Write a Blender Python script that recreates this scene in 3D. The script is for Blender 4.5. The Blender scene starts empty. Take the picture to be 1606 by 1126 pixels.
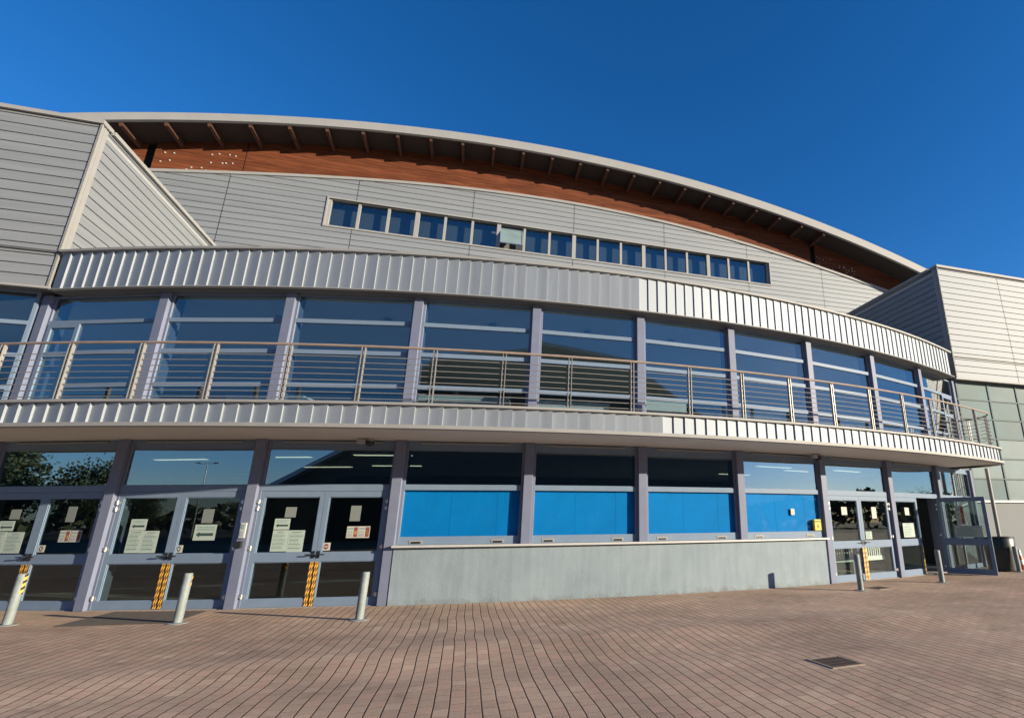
import bpy, bmesh, math, random
from mathutils import Vector, Matrix
R_ = math.radians
sc = bpy.context.scene
col = sc.collection
rnd = random.Random(7)

# ------------------------------------------------------------------ camera
F_PX, W_PX, H_PX = 846.98, 1606.0, 1126.0
CAM_H, PITCH, ROLL, PPX = 1.3484, 0.29481, -0.007893, 202.25
cd = bpy.data.cameras.new("camera"); cam = bpy.data.objects.new("camera", cd); col.objects.link(cam)
cd.sensor_width = 36.0; cd.sensor_fit = 'HORIZONTAL'
cd.lens = 36.0 * F_PX / W_PX
cd.shift_x = -PPX / W_PX
cd.clip_start = 0.05; cd.clip_end = 3000
_c, _s = math.cos(PITCH), math.sin(PITCH)
fwd = Vector((0, _c, _s)); up0 = Vector((0, -_s, _c)); rt0 = Vector((1, 0, 0))
rt = rt0 * math.cos(ROLL) + up0 * math.sin(ROLL); up = up0 * math.cos(ROLL) - rt0 * math.sin(ROLL)
cam.matrix_world = Matrix(((rt.x, up.x, -fwd.x, 0), (rt.y, up.y, -fwd.y, 0), (rt.z, up.z, -fwd.z, CAM_H), (0, 0, 0, 1)))
sc.camera = cam

# ------------------------------------------------------------------ light
SUN_AZ, SUN_EL = R_(-17.0), R_(13.0)          # azimuth from +X, anticlockwise
w = bpy.data.worlds.new("World"); sc.world = w; w.use_nodes = True
wn, wl = w.node_tree.nodes, w.node_tree.links
sky = wn.new('ShaderNodeTexSky'); sky.sky_type = 'NISHITA'; sky.sun_disc = False
sky.sun_elevation = SUN_EL; sky.sun_rotation = R_(90) - SUN_AZ
sky.air_density = 1.0; sky.dust_density = 0.1; sky.ozone_density = 4.0; sky.altitude = 100
hs = wn.new('ShaderNodeHueSaturation'); hs.inputs['Saturation'].default_value = 1.18; hs.inputs['Value'].default_value = 1.0
tn = wn.new('ShaderNodeMix'); tn.data_type = 'RGBA'; tn.blend_type = 'MULTIPLY'; tn.inputs[0].default_value = 1.0; tn.inputs[7].default_value = (.925, .945, 1.09, 1)
wl.new(sky.outputs[0], tn.inputs[6]); wl.new(tn.outputs[2], hs.inputs['Color']); wl.new(hs.outputs[0], wn['Background'].inputs[0])
wn['Background'].inputs[1].default_value = 0.087
sd = bpy.data.lights.new("sun", 'SUN'); sun = bpy.data.objects.new("sun", sd); col.objects.link(sun)
sd.energy = 5.0; sd.angle = R_(0.5); sd.color = (1.0, 0.86, 0.65)
S = Vector((math.cos(SUN_EL) * math.cos(SUN_AZ), math.cos(SUN_EL) * math.sin(SUN_AZ), math.sin(SUN_EL)))
sun.rotation_euler = S.to_track_quat('Z', 'Y').to_euler(); sun.location = S * 60
sc.view_settings.view_transform = 'Standard'; sc.view_settings.look = 'None'
sc.view_settings.exposure = 1.0; sc.view_settings.gamma = 1.0; sc.view_settings.use_curve_mapping = False

# ------------------------------------------------------------------ materials
def mat(name, base=(.5, .5, .5), rough=.5, metal=0.0, noise=0.0, nscale=3.0, bump=0.0, bscale=40.0, spec=.5, emit=None, es=1.0, stretch=None):
    m = bpy.data.materials.new(name); m.use_nodes = True
    nt = m.node_tree; n, l = nt.nodes, nt.links; b = n['Principled BSDF']
    b.inputs['Base Color'].default_value = (*base, 1); b.inputs['Roughness'].default_value = rough
    b.inputs['Metallic'].default_value = metal; b.inputs['Specular IOR Level'].default_value = spec
    if noise or bump:
        tc = n.new('ShaderNodeTexCoord'); mp = n.new('ShaderNodeMapping'); l.new(tc.outputs['Object'], mp.inputs[0])
        if stretch: mp.inputs['Scale'].default_value = stretch
    if noise:
        t = n.new('ShaderNodeTexNoise'); t.inputs['Scale'].default_value = nscale; t.inputs['Detail'].default_value = 5; t.inputs['Roughness'].default_value = .62
        l.new(mp.outputs[0], t.inputs['Vector'])
        r = n.new('ShaderNodeMapRange'); r.inputs[1].default_value = .3; r.inputs[2].default_value = .7; r.inputs[3].default_value = 1 - noise; r.inputs[4].default_value = 1 + noise
        l.new(t.outputs[0], r.inputs[0])
        mx = n.new('ShaderNodeMix'); mx.data_type = 'RGBA'; mx.blend_type = 'MULTIPLY'; mx.inputs[0].default_value = 1; mx.inputs[6].default_value = (*base, 1)
        l.new(r.outputs[0], mx.inputs[7]); l.new(mx.outputs[2], b.inputs['Base Color'])
        rr = n.new('ShaderNodeMapRange'); rr.inputs[1].default_value = .3; rr.inputs[2].default_value = .7
        rr.inputs[3].default_value = max(0, rough - noise * .25); rr.inputs[4].default_value = min(1, rough + noise * .25)
        l.new(t.outputs[0], rr.inputs[0]); l.new(rr.outputs[0], b.inputs['Roughness'])
    if bump:
        t2 = n.new('ShaderNodeTexNoise'); t2.inputs['Scale'].default_value = bscale; t2.inputs['Detail'].default_value = 3
        l.new(mp.outputs[0], t2.inputs['Vector'])
        bp = n.new('ShaderNodeBump'); bp.inputs['Strength'].default_value = bump; bp.inputs['Distance'].default_value = .02
        l.new(t2.outputs[0], bp.inputs['Height']); l.new(bp.outputs[0], b.inputs['Normal'])
    if emit:
        b.inputs['Emission Color'].default_value = (*emit, 1); b.inputs['Emission Strength'].default_value = es
    return m

def glass(name, tint, refl, rtint=(1, 1, 1), rough=0.0, rmax=1.0):
    m = bpy.data.materials.new(name); m.use_nodes = True
    nt = m.node_tree; n, l = nt.nodes, nt.links; n.remove(n['Principled BSDF'])
    tr = n.new('ShaderNodeBsdfTransparent'); tr.inputs[0].default_value = (*tint, 1)
    gl = n.new('ShaderNodeBsdfGlossy'); gl.inputs['Color'].default_value = (*rtint, 1); gl.inputs['Roughness'].default_value = rough
    fr = n.new('ShaderNodeLayerWeight'); fr.inputs[0].default_value = .5      # Schlick, the same from both sides of the pane
    pw = n.new('ShaderNodeMath'); pw.operation = 'POWER'; l.new(fr.outputs['Facing'], pw.inputs[0]); pw.inputs[1].default_value = 4.5
    mr = n.new('ShaderNodeMapRange'); mr.inputs[3].default_value = refl; mr.inputs[4].default_value = rmax
    l.new(pw.outputs[0], mr.inputs[0])
    # panes are never perfectly flat: a very slow ripple
    tc = n.new('ShaderNodeTexCoord'); tx = n.new('ShaderNodeTexNoise'); tx.inputs['Scale'].default_value = .9; tx.inputs['Detail'].default_value = 1
    l.new(tc.outputs['Object'], tx.inputs['Vector'])
    bp = n.new('ShaderNodeBump'); bp.inputs['Strength'].default_value = .02; bp.inputs['Distance'].default_value = .02
    l.new(tx.outputs[0], bp.inputs['Height']); l.new(bp.outputs[0], gl.inputs['Normal'])
    mx = n.new('ShaderNodeMixShader'); l.new(mr.outputs[0], mx.inputs[0]); l.new(tr.outputs[0], mx.inputs[1]); l.new(gl.outputs[0], mx.inputs[2])
    l.new(mx.outputs[0], n['Material Output'].inputs[0])
    return m

M = {}
M['siding'] = mat("aluminium_siding", (.245, .264, .282), .72, .50, .09, 1.6, stretch=(.22, .22, 4.4), bump=.25, bscale=1.3)
M['panel'] = mat("zinc_panel", (.29, .325, .365), .70, .36, .10, 2.6, stretch=(1.6, 1.6, .12), bump=.2, bscale=2.2)
M['trim'] = mat("aluminium_trim", (.27, .27, .262), .7, .15, .05, 2.0)
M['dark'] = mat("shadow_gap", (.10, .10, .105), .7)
M['column'] = mat("lilac_paint", (.152, .173, .245), .5, .0, .06, 4.0, spec=.15)
M['frame'] = mat("blue_grey_paint", (.15, .205, .285), .5, .0, .06, 4.0, spec=.15)
M['glass'] = glass("reflective_glass", (.55, .66, .74), .22, (.92, .97, 1))
M['glass_door'] = glass("door_glass", (.68, .75, .74), .05, (.95, .98, 1))
M['glass_up'] = glass("blue_glass", (.70, .78, .82), .10)
M['wood'] = None
M['beam'] = mat("glulam_beam", (.065, .026, .016), .75, 0, .3, 6.0, stretch=(1, 1, 6))
M['soffit_wood'] = mat("soffit_boards", (.028, .018, .014), .8, 0, .2, 5.0)
M['soffit'] = mat("painted_soffit", (.55, .52, .48), .7, 0, .06, 1.2)
M['concrete'] = None
M['white'] = mat("white_sill", (.42, .42, .41), .5, 0, .06, 3.0)
M['blue'] = None
M['steel'] = mat("stainless_steel", (.62, .60, .56), .33, .9, .06, 8.0)
M['rail_steel'] = mat("railing_steel", (.26, .255, .245), .45, .35, .08, 8.0)
M['handrail'] = mat("handrail_wood", (.27, .21, .17), .5, 0, .12, 6.0)
M['black'] = mat("black_plastic", (.015, .016, .018), .45)
M['yellow'] = mat("yellow_paint", (.52, .40, .04), .6, 0, .12, 9.0)
M['tape_y'] = mat("tape_yellow", (.80, .42, .05), .45, 0, .08, 12.0)
M['tape_k'] = mat("tape_black", (.03, .015, .012), .5)
M['paper'] = mat("paper", (.34, .41, .365), .8, 0, .04, 9.0)
M['paper_w'] = mat("white_paper", (.42, .42, .38), .8, 0, .04, 9.0)
M['paper_g'] = mat('grey_paper', (.17, .19, .18), .8, 0, .04, 9.0)
M['ink'] = mat("ink", (.03, .06, .05), .8)
M['ink2'] = mat("pale_ink", (.20, .30, .27), .8)
M['red'] = mat("red_print", (.22, .06, .045), .7)
M['orange'] = mat("orange_print", (.5, .26, .09), .7)
M['bollard'] = mat("bollard_grey", (.185, .215, .215), .6, .0, .22, 7.0, bump=.15, bscale=30)
M['int_floor'] = mat("interior_floor", (.40, .39, .37), .4, 0, .1, 2.0)
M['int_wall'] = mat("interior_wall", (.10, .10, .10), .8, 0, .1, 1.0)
M['int_wall2'] = mat("upper_interior_wall", (.45, .46, .47), .8, 0, .1, 1.0)
M['int_ceil'] = mat("interior_ceiling", (.78, .78, .76), .8)
M['lamp'] = mat("tube_light", (.9, .9, .8), .5, emit=(1, .82, .45), es=.95)
M['white_ob'] = mat("white_laminate", (.72, .74, .70), .5)
M['grey_ob'] = mat("grey_laminate", (.30, .32, .33), .5)
M['iron'] = mat("cast_iron", (.10, .065, .045), .75, .2, .35, 20.0, bump=.4, bscale=60)
M['stone'] = mat('drain_stone', (.24, .19, .15), .9, 0, .25, 14.0)
M['lead'] = mat('lead_flashing', (.07, .072, .075), .6, 0, .1, 4.0)
M['mat'] = mat("door_mat", (.085, .07, .06), .95, 0, .2, 30.0, bump=.5, bscale=120)
M['terracotta'] = mat("orange_plastic", (.55, .16, .08), .5)
M['bin'] = mat("bin_plastic", (.02, .028, .028), .38, 0, .1, 4.0)
M['polyglass'] = None
M['wall_pale'] = mat("pale_render", (.19, .205, .21), .85, 0, .06, 1.0, bump=.1, bscale=25)
M['roof'] = mat("roof_sheet", (.45, .45, .44), .5, .4, .1, 1.0)
M['leaf'] = mat("leaf", (.045, .07, .025), .6, 0, .35, 2.0)
M['bark'] = mat("bark", (.07, .05, .035), .9, 0, .2, 6.0)
M['hall_dark'] = mat("dark_cladding", (.05, .048, .045), .8, 0, .1, 1.0)
M['metal_pole'] = mat("galvanised_pole", (.35, .36, .36), .5, .6, .1, 4.0)

def custom_mats():
    # --- weathered wooden planks with horizontal grain
    m = bpy.data.materials.new("wood_planks"); m.use_nodes = True; n, l = m.node_tree.nodes, m.node_tree.links; b = n['Principled BSDF']
    tc = n.new('ShaderNodeTexCoord'); mp = n.new('ShaderNodeMapping'); mp.inputs['Scale'].default_value = (.5, .5, 9); l.new(tc.outputs['Object'], mp.inputs[0])
    t = n.new('ShaderNodeTexNoise'); t.inputs['Scale'].default_value = 2.2; t.inputs['Detail'].default_value = 6; t.inputs['Roughness'].default_value = .7; l.new(mp.outputs[0], t.inputs['Vector'])
    cr = n.new('ShaderNodeValToRGB'); l.new(t.outputs[0], cr.inputs[0])
    e = cr.color_ramp.elements; e[0].position = .3; e[0].color = (.06, .016, .008, 1); e[1].position = .72; e[1].color = (.195, .064, .028, 1)
    sz = n.new('ShaderNodeSeparateXYZ'); l.new(tc.outputs['Object'], sz.inputs[0])
    dv_ = n.new('ShaderNodeMath'); dv_.operation = 'DIVIDE'; l.new(sz.outputs[2], dv_.inputs[0]); dv_.inputs[1].default_value = .145
    fz = n.new('ShaderNodeMath'); fz.operation = 'FRACT'; l.new(dv_.outputs[0], fz.inputs[0])
    gz = n.new('ShaderNodeMapRange'); gz.inputs[1].default_value = .02; gz.inputs[2].default_value = .10; gz.inputs[3].default_value = .35; l.new(fz.outputs[0], gz.inputs[0])
    fl = n.new('ShaderNodeMath'); fl.operation = 'FLOOR'; l.new(dv_.outputs[0], fl.inputs[0])
    wz = n.new('ShaderNodeTexWhiteNoise'); wz.noise_dimensions = '1D'; l.new(fl.outputs[0], wz.inputs['W'])
    wr = n.new('ShaderNodeMapRange'); wr.inputs[3].default_value = .78; wr.inputs[4].default_value = 1.2; l.new(wz.outputs['Value'], wr.inputs[0])
    pm = n.new('ShaderNodeMath'); pm.operation = 'MULTIPLY'; l.new(gz.outputs[0], pm.inputs[0]); l.new(wr.outputs[0], pm.inputs[1])
    mw = n.new('ShaderNodeMix'); mw.data_type = 'RGBA'; mw.blend_type = 'MULTIPLY'; mw.inputs[0].default_value = 1; l.new(cr.outputs[0], mw.inputs[6]); l.new(pm.outputs[0], mw.inputs[7])
    l.new(mw.outputs[2], b.inputs['Base Color']); b.inputs['Roughness'].default_value = .75; b.inputs['Specular IOR Level'].default_value = .15
    M['wood'] = m
    # --- fair-faced concrete
    m = bpy.data.materials.new("fair_concrete"); m.use_nodes = True; n, l = m.node_tree.nodes, m.node_tree.links; b = n['Principled BSDF']
    tc = n.new('ShaderNodeTexCoord')
    t = n.new('ShaderNodeTexNoise'); t.inputs['Scale'].default_value = 1.1; t.inputs['Detail'].default_value = 8; t.inputs['Roughness'].default_value = .65; l.new(tc.outputs['Object'], t.inputs['Vector'])
    cr = n.new('ShaderNodeValToRGB'); l.new(t.outputs[0], cr.inputs[0])
    e = cr.color_ramp.elements; e[0].position = .32; e[0].color = (.168, .216, .248, 1); e[1].position = .68; e[1].color = (.215, .266, .296, 1)
    mp = n.new('ShaderNodeMapping'); mp.inputs['Scale'].default_value = (5, 5, .7); l.new(tc.outputs['Object'], mp.inputs[0])
    t2 = n.new('ShaderNodeTexNoise'); t2.inputs['Scale'].default_value = 1.8; t2.inputs['Detail'].default_value = 4; l.new(mp.outputs[0], t2.inputs['Vector'])
    r2 = n.new('ShaderNodeMapRange'); r2.inputs[1].default_value = .3; r2.inputs[2].default_value = .62; r2.inputs[3].default_value = .91; r2.inputs[4].default_value = 1.04; l.new(t2.outputs[0], r2.inputs[0])
    mx = n.new('ShaderNodeMix'); mx.data_type = 'RGBA'; mx.blend_type = 'MULTIPLY'; mx.inputs[0].default_value = 1
    l.new(cr.outputs[0], mx.inputs[6]); l.new(r2.outputs[0], mx.inputs[7])
    sz = n.new('ShaderNodeSeparateXYZ'); l.new(tc.outputs['Object'], sz.inputs[0])
    hz_ = n.new('ShaderNodeMapRange'); hz_.inputs[1].default_value = .0; hz_.inputs[2].default_value = .20; hz_.inputs[3].default_value = .22; hz_.inputs[4].default_value = -.12; l.new(sz.outputs[2], hz_.inputs[0])
    t4 = n.new('ShaderNodeTexNoise'); t4.inputs['Scale'].default_value = 5; t4.inputs['Detail'].default_value = 7; t4.inputs['Roughness'].default_value = .7; l.new(tc.outputs['Object'], t4.inputs['Vector'])
    ad = n.new('ShaderNodeMath'); ad.operation = 'ADD'; l.new(hz_.outputs[0], ad.inputs[0]); l.new(t4.outputs[0], ad.inputs[1])
    dm_ = n.new('ShaderNodeMapRange'); dm_.inputs[1].default_value = .58; dm_.inputs[2].default_value = .80; dm_.inputs[4].default_value = .45; l.new(ad.outputs[0], dm_.inputs[0])
    md = n.new('ShaderNodeMix'); md.data_type = 'RGBA'; md.inputs[7].default_value = (.09, .085, .07, 1); l.new(dm_.outputs[0], md.inputs[0]); l.new(mx.outputs[2], md.inputs[6])
    l.new(md.outputs[2], b.inputs['Base Color'])
    b.inputs['Roughness'].default_value = .8
    bp = n.new('ShaderNodeBump'); bp.inputs['Strength'].default_value = .15; bp.inputs['Distance'].default_value = .02
    t3 = n.new('ShaderNodeTexNoise'); t3.inputs['Scale'].default_value = 35; t3.inputs['Detail'].default_value = 4; l.new(tc.outputs['Object'], t3.inputs['Vector'])
    l.new(t3.outputs[0], bp.inputs['Height']); l.new(bp.outputs[0], b.inputs['Normal'])
    M['concrete'] = m
    # --- blue window blinds
    M['clear'] = glass("clear_glass", (.95, .96, .97), .008, rmax=.35)
    M['blue'] = mat("blue_blind", (.001, .165, .44), .7, 0, .12, 1.2, spec=.08)
    # --- glass under the wing, its bright sky reflection painted in as mottled pale colour
    M['polyglass'] = mat("sky_toned_glass", (.135, .19, .195), .6, 0, .3, .6, spec=.1)
    # --- clay pavers, long joints across the plaza, short joints faint
    m = bpy.data.materials.new("clay_pavers"); m.use_nodes = True; n, l = m.node_tree.nodes, m.node_tree.links; b = n['Principled BSDF']
    def math_(op, a, bb=None, c=None):
        x = n.new('ShaderNodeMath'); x.operation = op
        for i, v in enumerate((a, bb, c)):
            if v is None: continue
            if isinstance(v, (int, float)): x.inputs[i].default_value = v
            else: l.new(v, x.inputs[i])
        return x.outputs[0]
    def noise(vec, scale, det=4, rough=.6):
        t = n.new('ShaderNodeTexNoise'); t.inputs['Scale'].default_value = scale; t.inputs['Detail'].default_value = det; t.inputs['Roughness'].default_value = rough
        l.new(vec, t.inputs['Vector']); return t.outputs[0]
    tc = n.new('ShaderNodeTexCoord'); mp = n.new('ShaderNodeMapping'); mp.inputs['Rotation'].default_value = (0, 0, -R_(17.5)); l.new(tc.outputs['Object'], mp.inputs[0])
    sp = n.new('ShaderNodeSeparateXYZ'); l.new(mp.outputs[0], sp.inputs[0])
    wob = math_('MULTIPLY', math_('SUBTRACT', noise(mp.outputs[0], .5, 2), .5), .09)
    U = math_('DIVIDE', math_('ADD', sp.outputs[0], wob), .121)
    row = math_('FLOOR', U); fu = math_('FRACT', U)
    V = math_('ADD', math_('DIVIDE', sp.outputs[1], .182), math_('MULTIPLY', math_('FRACT', math_('MULTIPLY', row, .5)), 1.0))
    br = math_('FLOOR', V); fv = math_('FRACT', V)
    du = math_('MINIMUM', fu, math_('SUBTRACT', 1.0, fu)); dv = math_('MINIMUM', fv, math_('SUBTRACT', 1.0, fv))
    ju = n.new('ShaderNodeMapRange'); ju.inputs[1].default_value = .03; ju.inputs[2].default_value = .06; l.new(du, ju.inputs[0])
    jv = n.new('ShaderNodeMapRange'); jv.inputs[1].default_value = .01; jv.inputs[2].default_value = .035; jv.inputs[3].default_value = .55; l.new(dv, jv.inputs[0])
    cmb = n.new('ShaderNodeCombineXYZ'); l.new(row, cmb.inputs[0]); l.new(br, cmb.inputs[1])
    wn_ = n.new('ShaderNodeTexWhiteNoise'); wn_.noise_dimensions = '2D'; l.new(cmb.outputs[0], wn_.inputs['Vector'])
    cr = n.new('ShaderNodeValToRGB'); l.new(wn_.outputs['Value'], cr.inputs[0])
    e = cr.color_ramp.elements; e[0].color = (.37, .258, .188, 1); e[1].color = (.46, .34, .245, 1)
    k = cr.color_ramp.elements.new(.5); k.color = (.405, .293, .21, 1); k = cr.color_ramp.elements.new(.78); k.color = (.43, .28, .205, 1)
    big = n.new('ShaderNodeMapRange'); big.inputs[1].default_value = .32; big.inputs[2].default_value = .68; big.inputs[3].default_value = .72; big.inputs[4].default_value = 1.22; l.new(noise(mp.outputs[0], .55, 6), big.inputs[0])
    fine = n.new('ShaderNodeMapRange'); fine.inputs[1].default_value = .3; fine.inputs[2].default_value = .7; fine.inputs[3].default_value = .86; fine.inputs[4].default_value = 1.12; l.new(noise(mp.outputs[0], 45, 4, .7), fine.inputs[0])
    st = n.new('ShaderNodeMapRange'); st.inputs[1].default_value = .56; st.inputs[2].default_value = .70; st.inputs[3].default_value = 1.0; st.inputs[4].default_value = .66; l.new(noise(mp.outputs[0], 1.7, 7, .7), st.inputs[0])
    vo = n.new('ShaderNodeTexVoronoi'); vo.inputs['Scale'].default_value = 2.2; l.new(mp.outputs[0], vo.inputs['Vector'])
    gum = n.new('ShaderNodeMapRange'); gum.inputs[1].default_value = .028; gum.inputs[2].default_value = .04; gum.inputs[3].default_value = .45; l.new(vo.outputs['Distance'], gum.inputs[0])
    tone = math_('MULTIPLY', math_('MULTIPLY', big.outputs[0], fine.outputs[0]), math_('MULTIPLY', st.outputs[0], gum.outputs[0]))
    m1 = n.new('ShaderNodeMix'); m1.data_type = 'RGBA'; m1.blend_type = 'MULTIPLY'; m1.inputs[0].default_value = 1; l.new(cr.outputs[0], m1.inputs[6]); l.new(tone, m1.inputs[7])
    du_ = n.new('ShaderNodeMapRange'); du_.inputs[1].default_value = -3.5; du_.inputs[2].default_value = -8.0; l.new(math_('ADD', sp.outputs[0], math_('MULTIPLY', noise(mp.outputs[0], .35, 5, .65), 3.0)), du_.inputs[0])
    md2 = n.new('ShaderNodeMix'); md2.data_type = 'RGBA'; l.new(math_('MULTIPLY', du_.outputs[0], .55), md2.inputs[0]); l.new(m1.outputs[2], md2.inputs[6]); md2.inputs[7].default_value = (.46, .365, .235, 1)
    jj = math_('MULTIPLY', ju.outputs[0], jv.outputs[0])
    m2 = n.new('ShaderNodeMix'); m2.data_type = 'RGBA'; m2.inputs[6].default_value = (.035, .022, .018, 1); l.new(jj, m2.inputs[0]); l.new(md2.outputs[2], m2.inputs[7])
    l.new(m2.outputs[2], b.inputs['Base Color']); b.inputs['Roughness'].default_value = .78; b.inputs['Specular IOR Level'].default_value = .35
    bp = n.new('ShaderNodeBump'); bp.inputs['Strength'].default_value = .6; bp.inputs['Distance'].default_value = .012
    hgt = math_('ADD', jj, math_('MULTIPLY', wn_.outputs['Value'], .25)); l.new(hgt, bp.inputs['Height']); l.new(bp.outputs[0], b.inputs['Normal'])
    M['paver'] = m
    M['ground'] = mat("asphalt", (.055, .055, .057), .9, 0, .2, .4)
custom_mats()

# ------------------------------------------------------------------ mesh helpers
class Fr:                                   # a local frame: origin and three axes
    def __init__(s, o, x, y, z=(0, 0, 1)): s.o, s.x, s.y, s.z = Vector(o), Vector(x), Vector(y), Vector(z)
    def __call__(s, a, b, c): return s.o + s.x * a + s.y * b + s.z * c
WF = Fr((0, 0, 0), (1, 0, 0), (0, 1, 0))
class MB:
    def __init__(s): s.v, s.f, s.m = [], [], []
    def poly(s, pts, mi=0):
        k = len(s.v); s.v += [Vector(p) for p in pts]; s.f.append(list(range(k, k + len(pts)))); s.m.append(mi); return s
    def box(s, f, a0, a1, b0, b1, c0, c1, mi=0):
        k = len(s.v)
        s.v += [f(a, b, c) for c in (c0, c1) for b in (b0, b1) for a in (a0, a1)]
        for q in ((0, 2, 3, 1), (4, 5, 7, 6), (0, 1, 5, 4), (2, 6, 7, 3), (0, 4, 6, 2), (1, 3, 7, 5)):
            s.f.append([k + i for i in q]); s.m.append(mi)
        return s
    def prism(s, pts, d, mi=0):             # extrude a 3d polygon along vector d
        k = len(s.v); n = len(pts); d = Vector(d)
        s.v += [Vector(p) for p in pts] + [Vector(p) + d for p in pts]
        s.f.append([k + i for i in range(n)][::-1]); s.f.append([k + n + i for i in range(n)])
        for i in range(n): s.f.append([k + i, k + (i + 1) % n, k + n + (i + 1) % n, k + n + i])
        s.m += [mi] * (n + 2); return s
    def sweep(s, path, prof, closed=False, mi=0, caps=True):   # path: list of (origin, out, up); prof: list of (out, up), closed profile
        k = len(s.v); n = len(prof); N = len(path)
        for o, ou, u_ in path: s.v += [o + ou * p + u_ * q for p, q in prof]
        for i in range(N - 1 + (1 if closed else 0)):
            a, b = k + i * n, k + ((i + 1) % N) * n
            for j in range(n): s.f.append([a + j, a + (j + 1) % n, b + (j + 1) % n, b + j]); s.m.append(mi)
        if caps and not closed:
            s.f.append([k + j for j in range(n)][::-1]); s.m.append(mi); s.f.append([k + (N - 1) * n + j for j in range(n)]); s.m.append(mi)
        return s
    def tube(s, pts, r, seg=8, mi=0):
        pts = [Vector(p) for p in pts]; path = []
        rr = r if isinstance(r, (list, tuple)) else [r] * len(pts)
        k = len(s.v)
        for i, p in enumerate(pts):
            d = (pts[min(i + 1, len(pts) - 1)] - pts[max(i - 1, 0)]).normalized()
            a = d.cross(Vector((0, 0, 1))) if abs(d.z) < .95 else d.cross(Vector((1, 0, 0)))
            a.normalize(); b = d.cross(a)
            s.v += [p + (a * math.cos(t * 2 * math.pi / seg) + b * math.sin(t * 2 * math.pi / seg)) * rr[i] for t in range(seg)]
        for i in range(len(pts) - 1):
            for j in range(seg):
                s.f.append([k + i * seg + j, k + i * seg + (j + 1) % seg, k + (i + 1) * seg + (j + 1) % seg, k + (i + 1) * seg + j]); s.m.append(mi)
        s.f.append([k + j for j in range(seg)][::-1]); s.f.append([k + (len(pts) - 1) * seg + j for j in range(seg)]); s.m += [mi, mi]
        return s
    def lathe(s, c, prof, seg=20, mi=0):    # prof: list of (radius, z)
        c = Vector(c); k = len(s.v)
        for r, z in prof: s.v += [c + Vector((r * math.cos(t * 2 * math.pi / seg), r * math.sin(t * 2 * math.pi / seg), z)) for t in range(seg)]
        for i in range(len(prof) - 1):
            for j in range(seg):
                s.f.append([k + i * seg + j, k + i * seg + (j + 1) % seg, k + (i + 1) * seg + (j + 1) % seg, k + (i + 1) * seg + j]); s.m.append(mi)
        s.f.append([k + j for j in range(seg)][::-1]); s.f.append([k + (len(prof) - 1) * seg + j for j in range(seg)]); s.m += [mi, mi]
        return s
    def build(s, name, mats, parent=None, origin=None, smooth=False, bevel=0, fix=True):
        me = bpy.data.meshes.new(name)
        o_ = Vector(origin) if origin is not None else (Vector(parent.matrix_world.translation) if parent else Vector((0, 0, 0)))
        me.from_pydata([v - o_ for v in s.v], [], s.f)
        for q in (mats if isinstance(mats, (list, tuple)) else [mats]): me.materials.append(q)
        me.polygons.foreach_set('material_index', s.m)
        if fix:
            bm = bmesh.new(); bm.from_mesh(me); bmesh.ops.recalc_face_normals(bm, faces=bm.faces); bm.to_mesh(me); bm.free()
        if smooth:
            me.polygons.foreach_set('use_smooth', [True] * len(me.polygons))
            try: me.set_sharp_from_angle(angle=R_(40))
            except Exception: pass
        ob = bpy.data.objects.new(name, me); col.objects.link(ob)
        if parent:
            ob.parent = parent; ob.matrix_parent_inverse = Matrix.Identity(4)
            ob.location = o_ - ROOTLOC(parent)
        else: ob.location = o_
        if bevel:
            b = ob.modifiers.new('bevel', 'BEVEL'); b.width = bevel; b.segments = 2; b.limit_method = 'ANGLE'
        bpy.context.view_layer.update() if False else None
        WORLD[ob.name] = o_
        return ob
WORLD = {}
def ROOTLOC(o): return WORLD[o.name]
def _mw(o): return WORLD[o.name]
def empty(name, loc):
    o = bpy.data.objects.new(name, None); col.objects.link(o); o.location = loc; o.empty_display_size = .3; WORLD[o.name] = Vector(loc); return o
_old_build = MB.build
def _build(s, name, mats, parent=None, origin=None, **k):
    if origin is None: origin = WORLD[parent.name] if parent else Vector((0, 0, 0))
    return _old_build(s, name, mats, parent, origin, **k)
MB.build = _build
def tag(o, label=None, cat=None, group=None, kind=None):
    if label: o['label'] = label
    if cat: o['category'] = cat
    if group: o['group'] = group
    if kind: o['kind'] = kind
    return o

# ------------------------------------------------------------------ plan geometry
CX, CY = -9.2024, 38.9221
RC, RG, RF, RT, RR = 29.036, 28.93, 30.447, 29.16, 30.345   # column face, glass, balcony edge, upper fascia, railing
TH = {-2: -.361, -1: -.274, 0: -.187, 1: -.10002, 2: -.01332, 3: .0719, 4: .15747, 5: .24019, 6: .32023, 7: .40056, 8: .48323, 9: .56976, 10: .65688, 11: .744}
DW = .006
FLIP = .3209
A_ = R_(17.5); U = Vector((math.cos(A_), math.sin(A_), 0)); V = Vector((-math.sin(A_), math.cos(A_), 0)); Z = Vector((0, 0, 1))
Z_BB, Z_BT, Z_FB, Z_FT = 2.939, 3.282, 5.883, 6.726
def cyl(r, t, z=0.0): return Vector((CX + r * math.sin(t), CY - r * math.cos(t), z))
def outw(t): return Vector((math.sin(t), -math.cos(t), 0))
def tang(t): return Vector((math.cos(t), math.sin(t), 0))
def uvz(u, v, z): return U * u + V * v + Z * z
def bayf(b, r=RG):
    p, q = cyl(r, TH[b] + DW / 2), cyl(r, TH[b + 1] + DW / 2); x = (q - p); L = x.length; x.normalize()
    return Fr(p, x, Vector((x.y, -x.x, 0))), L

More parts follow.
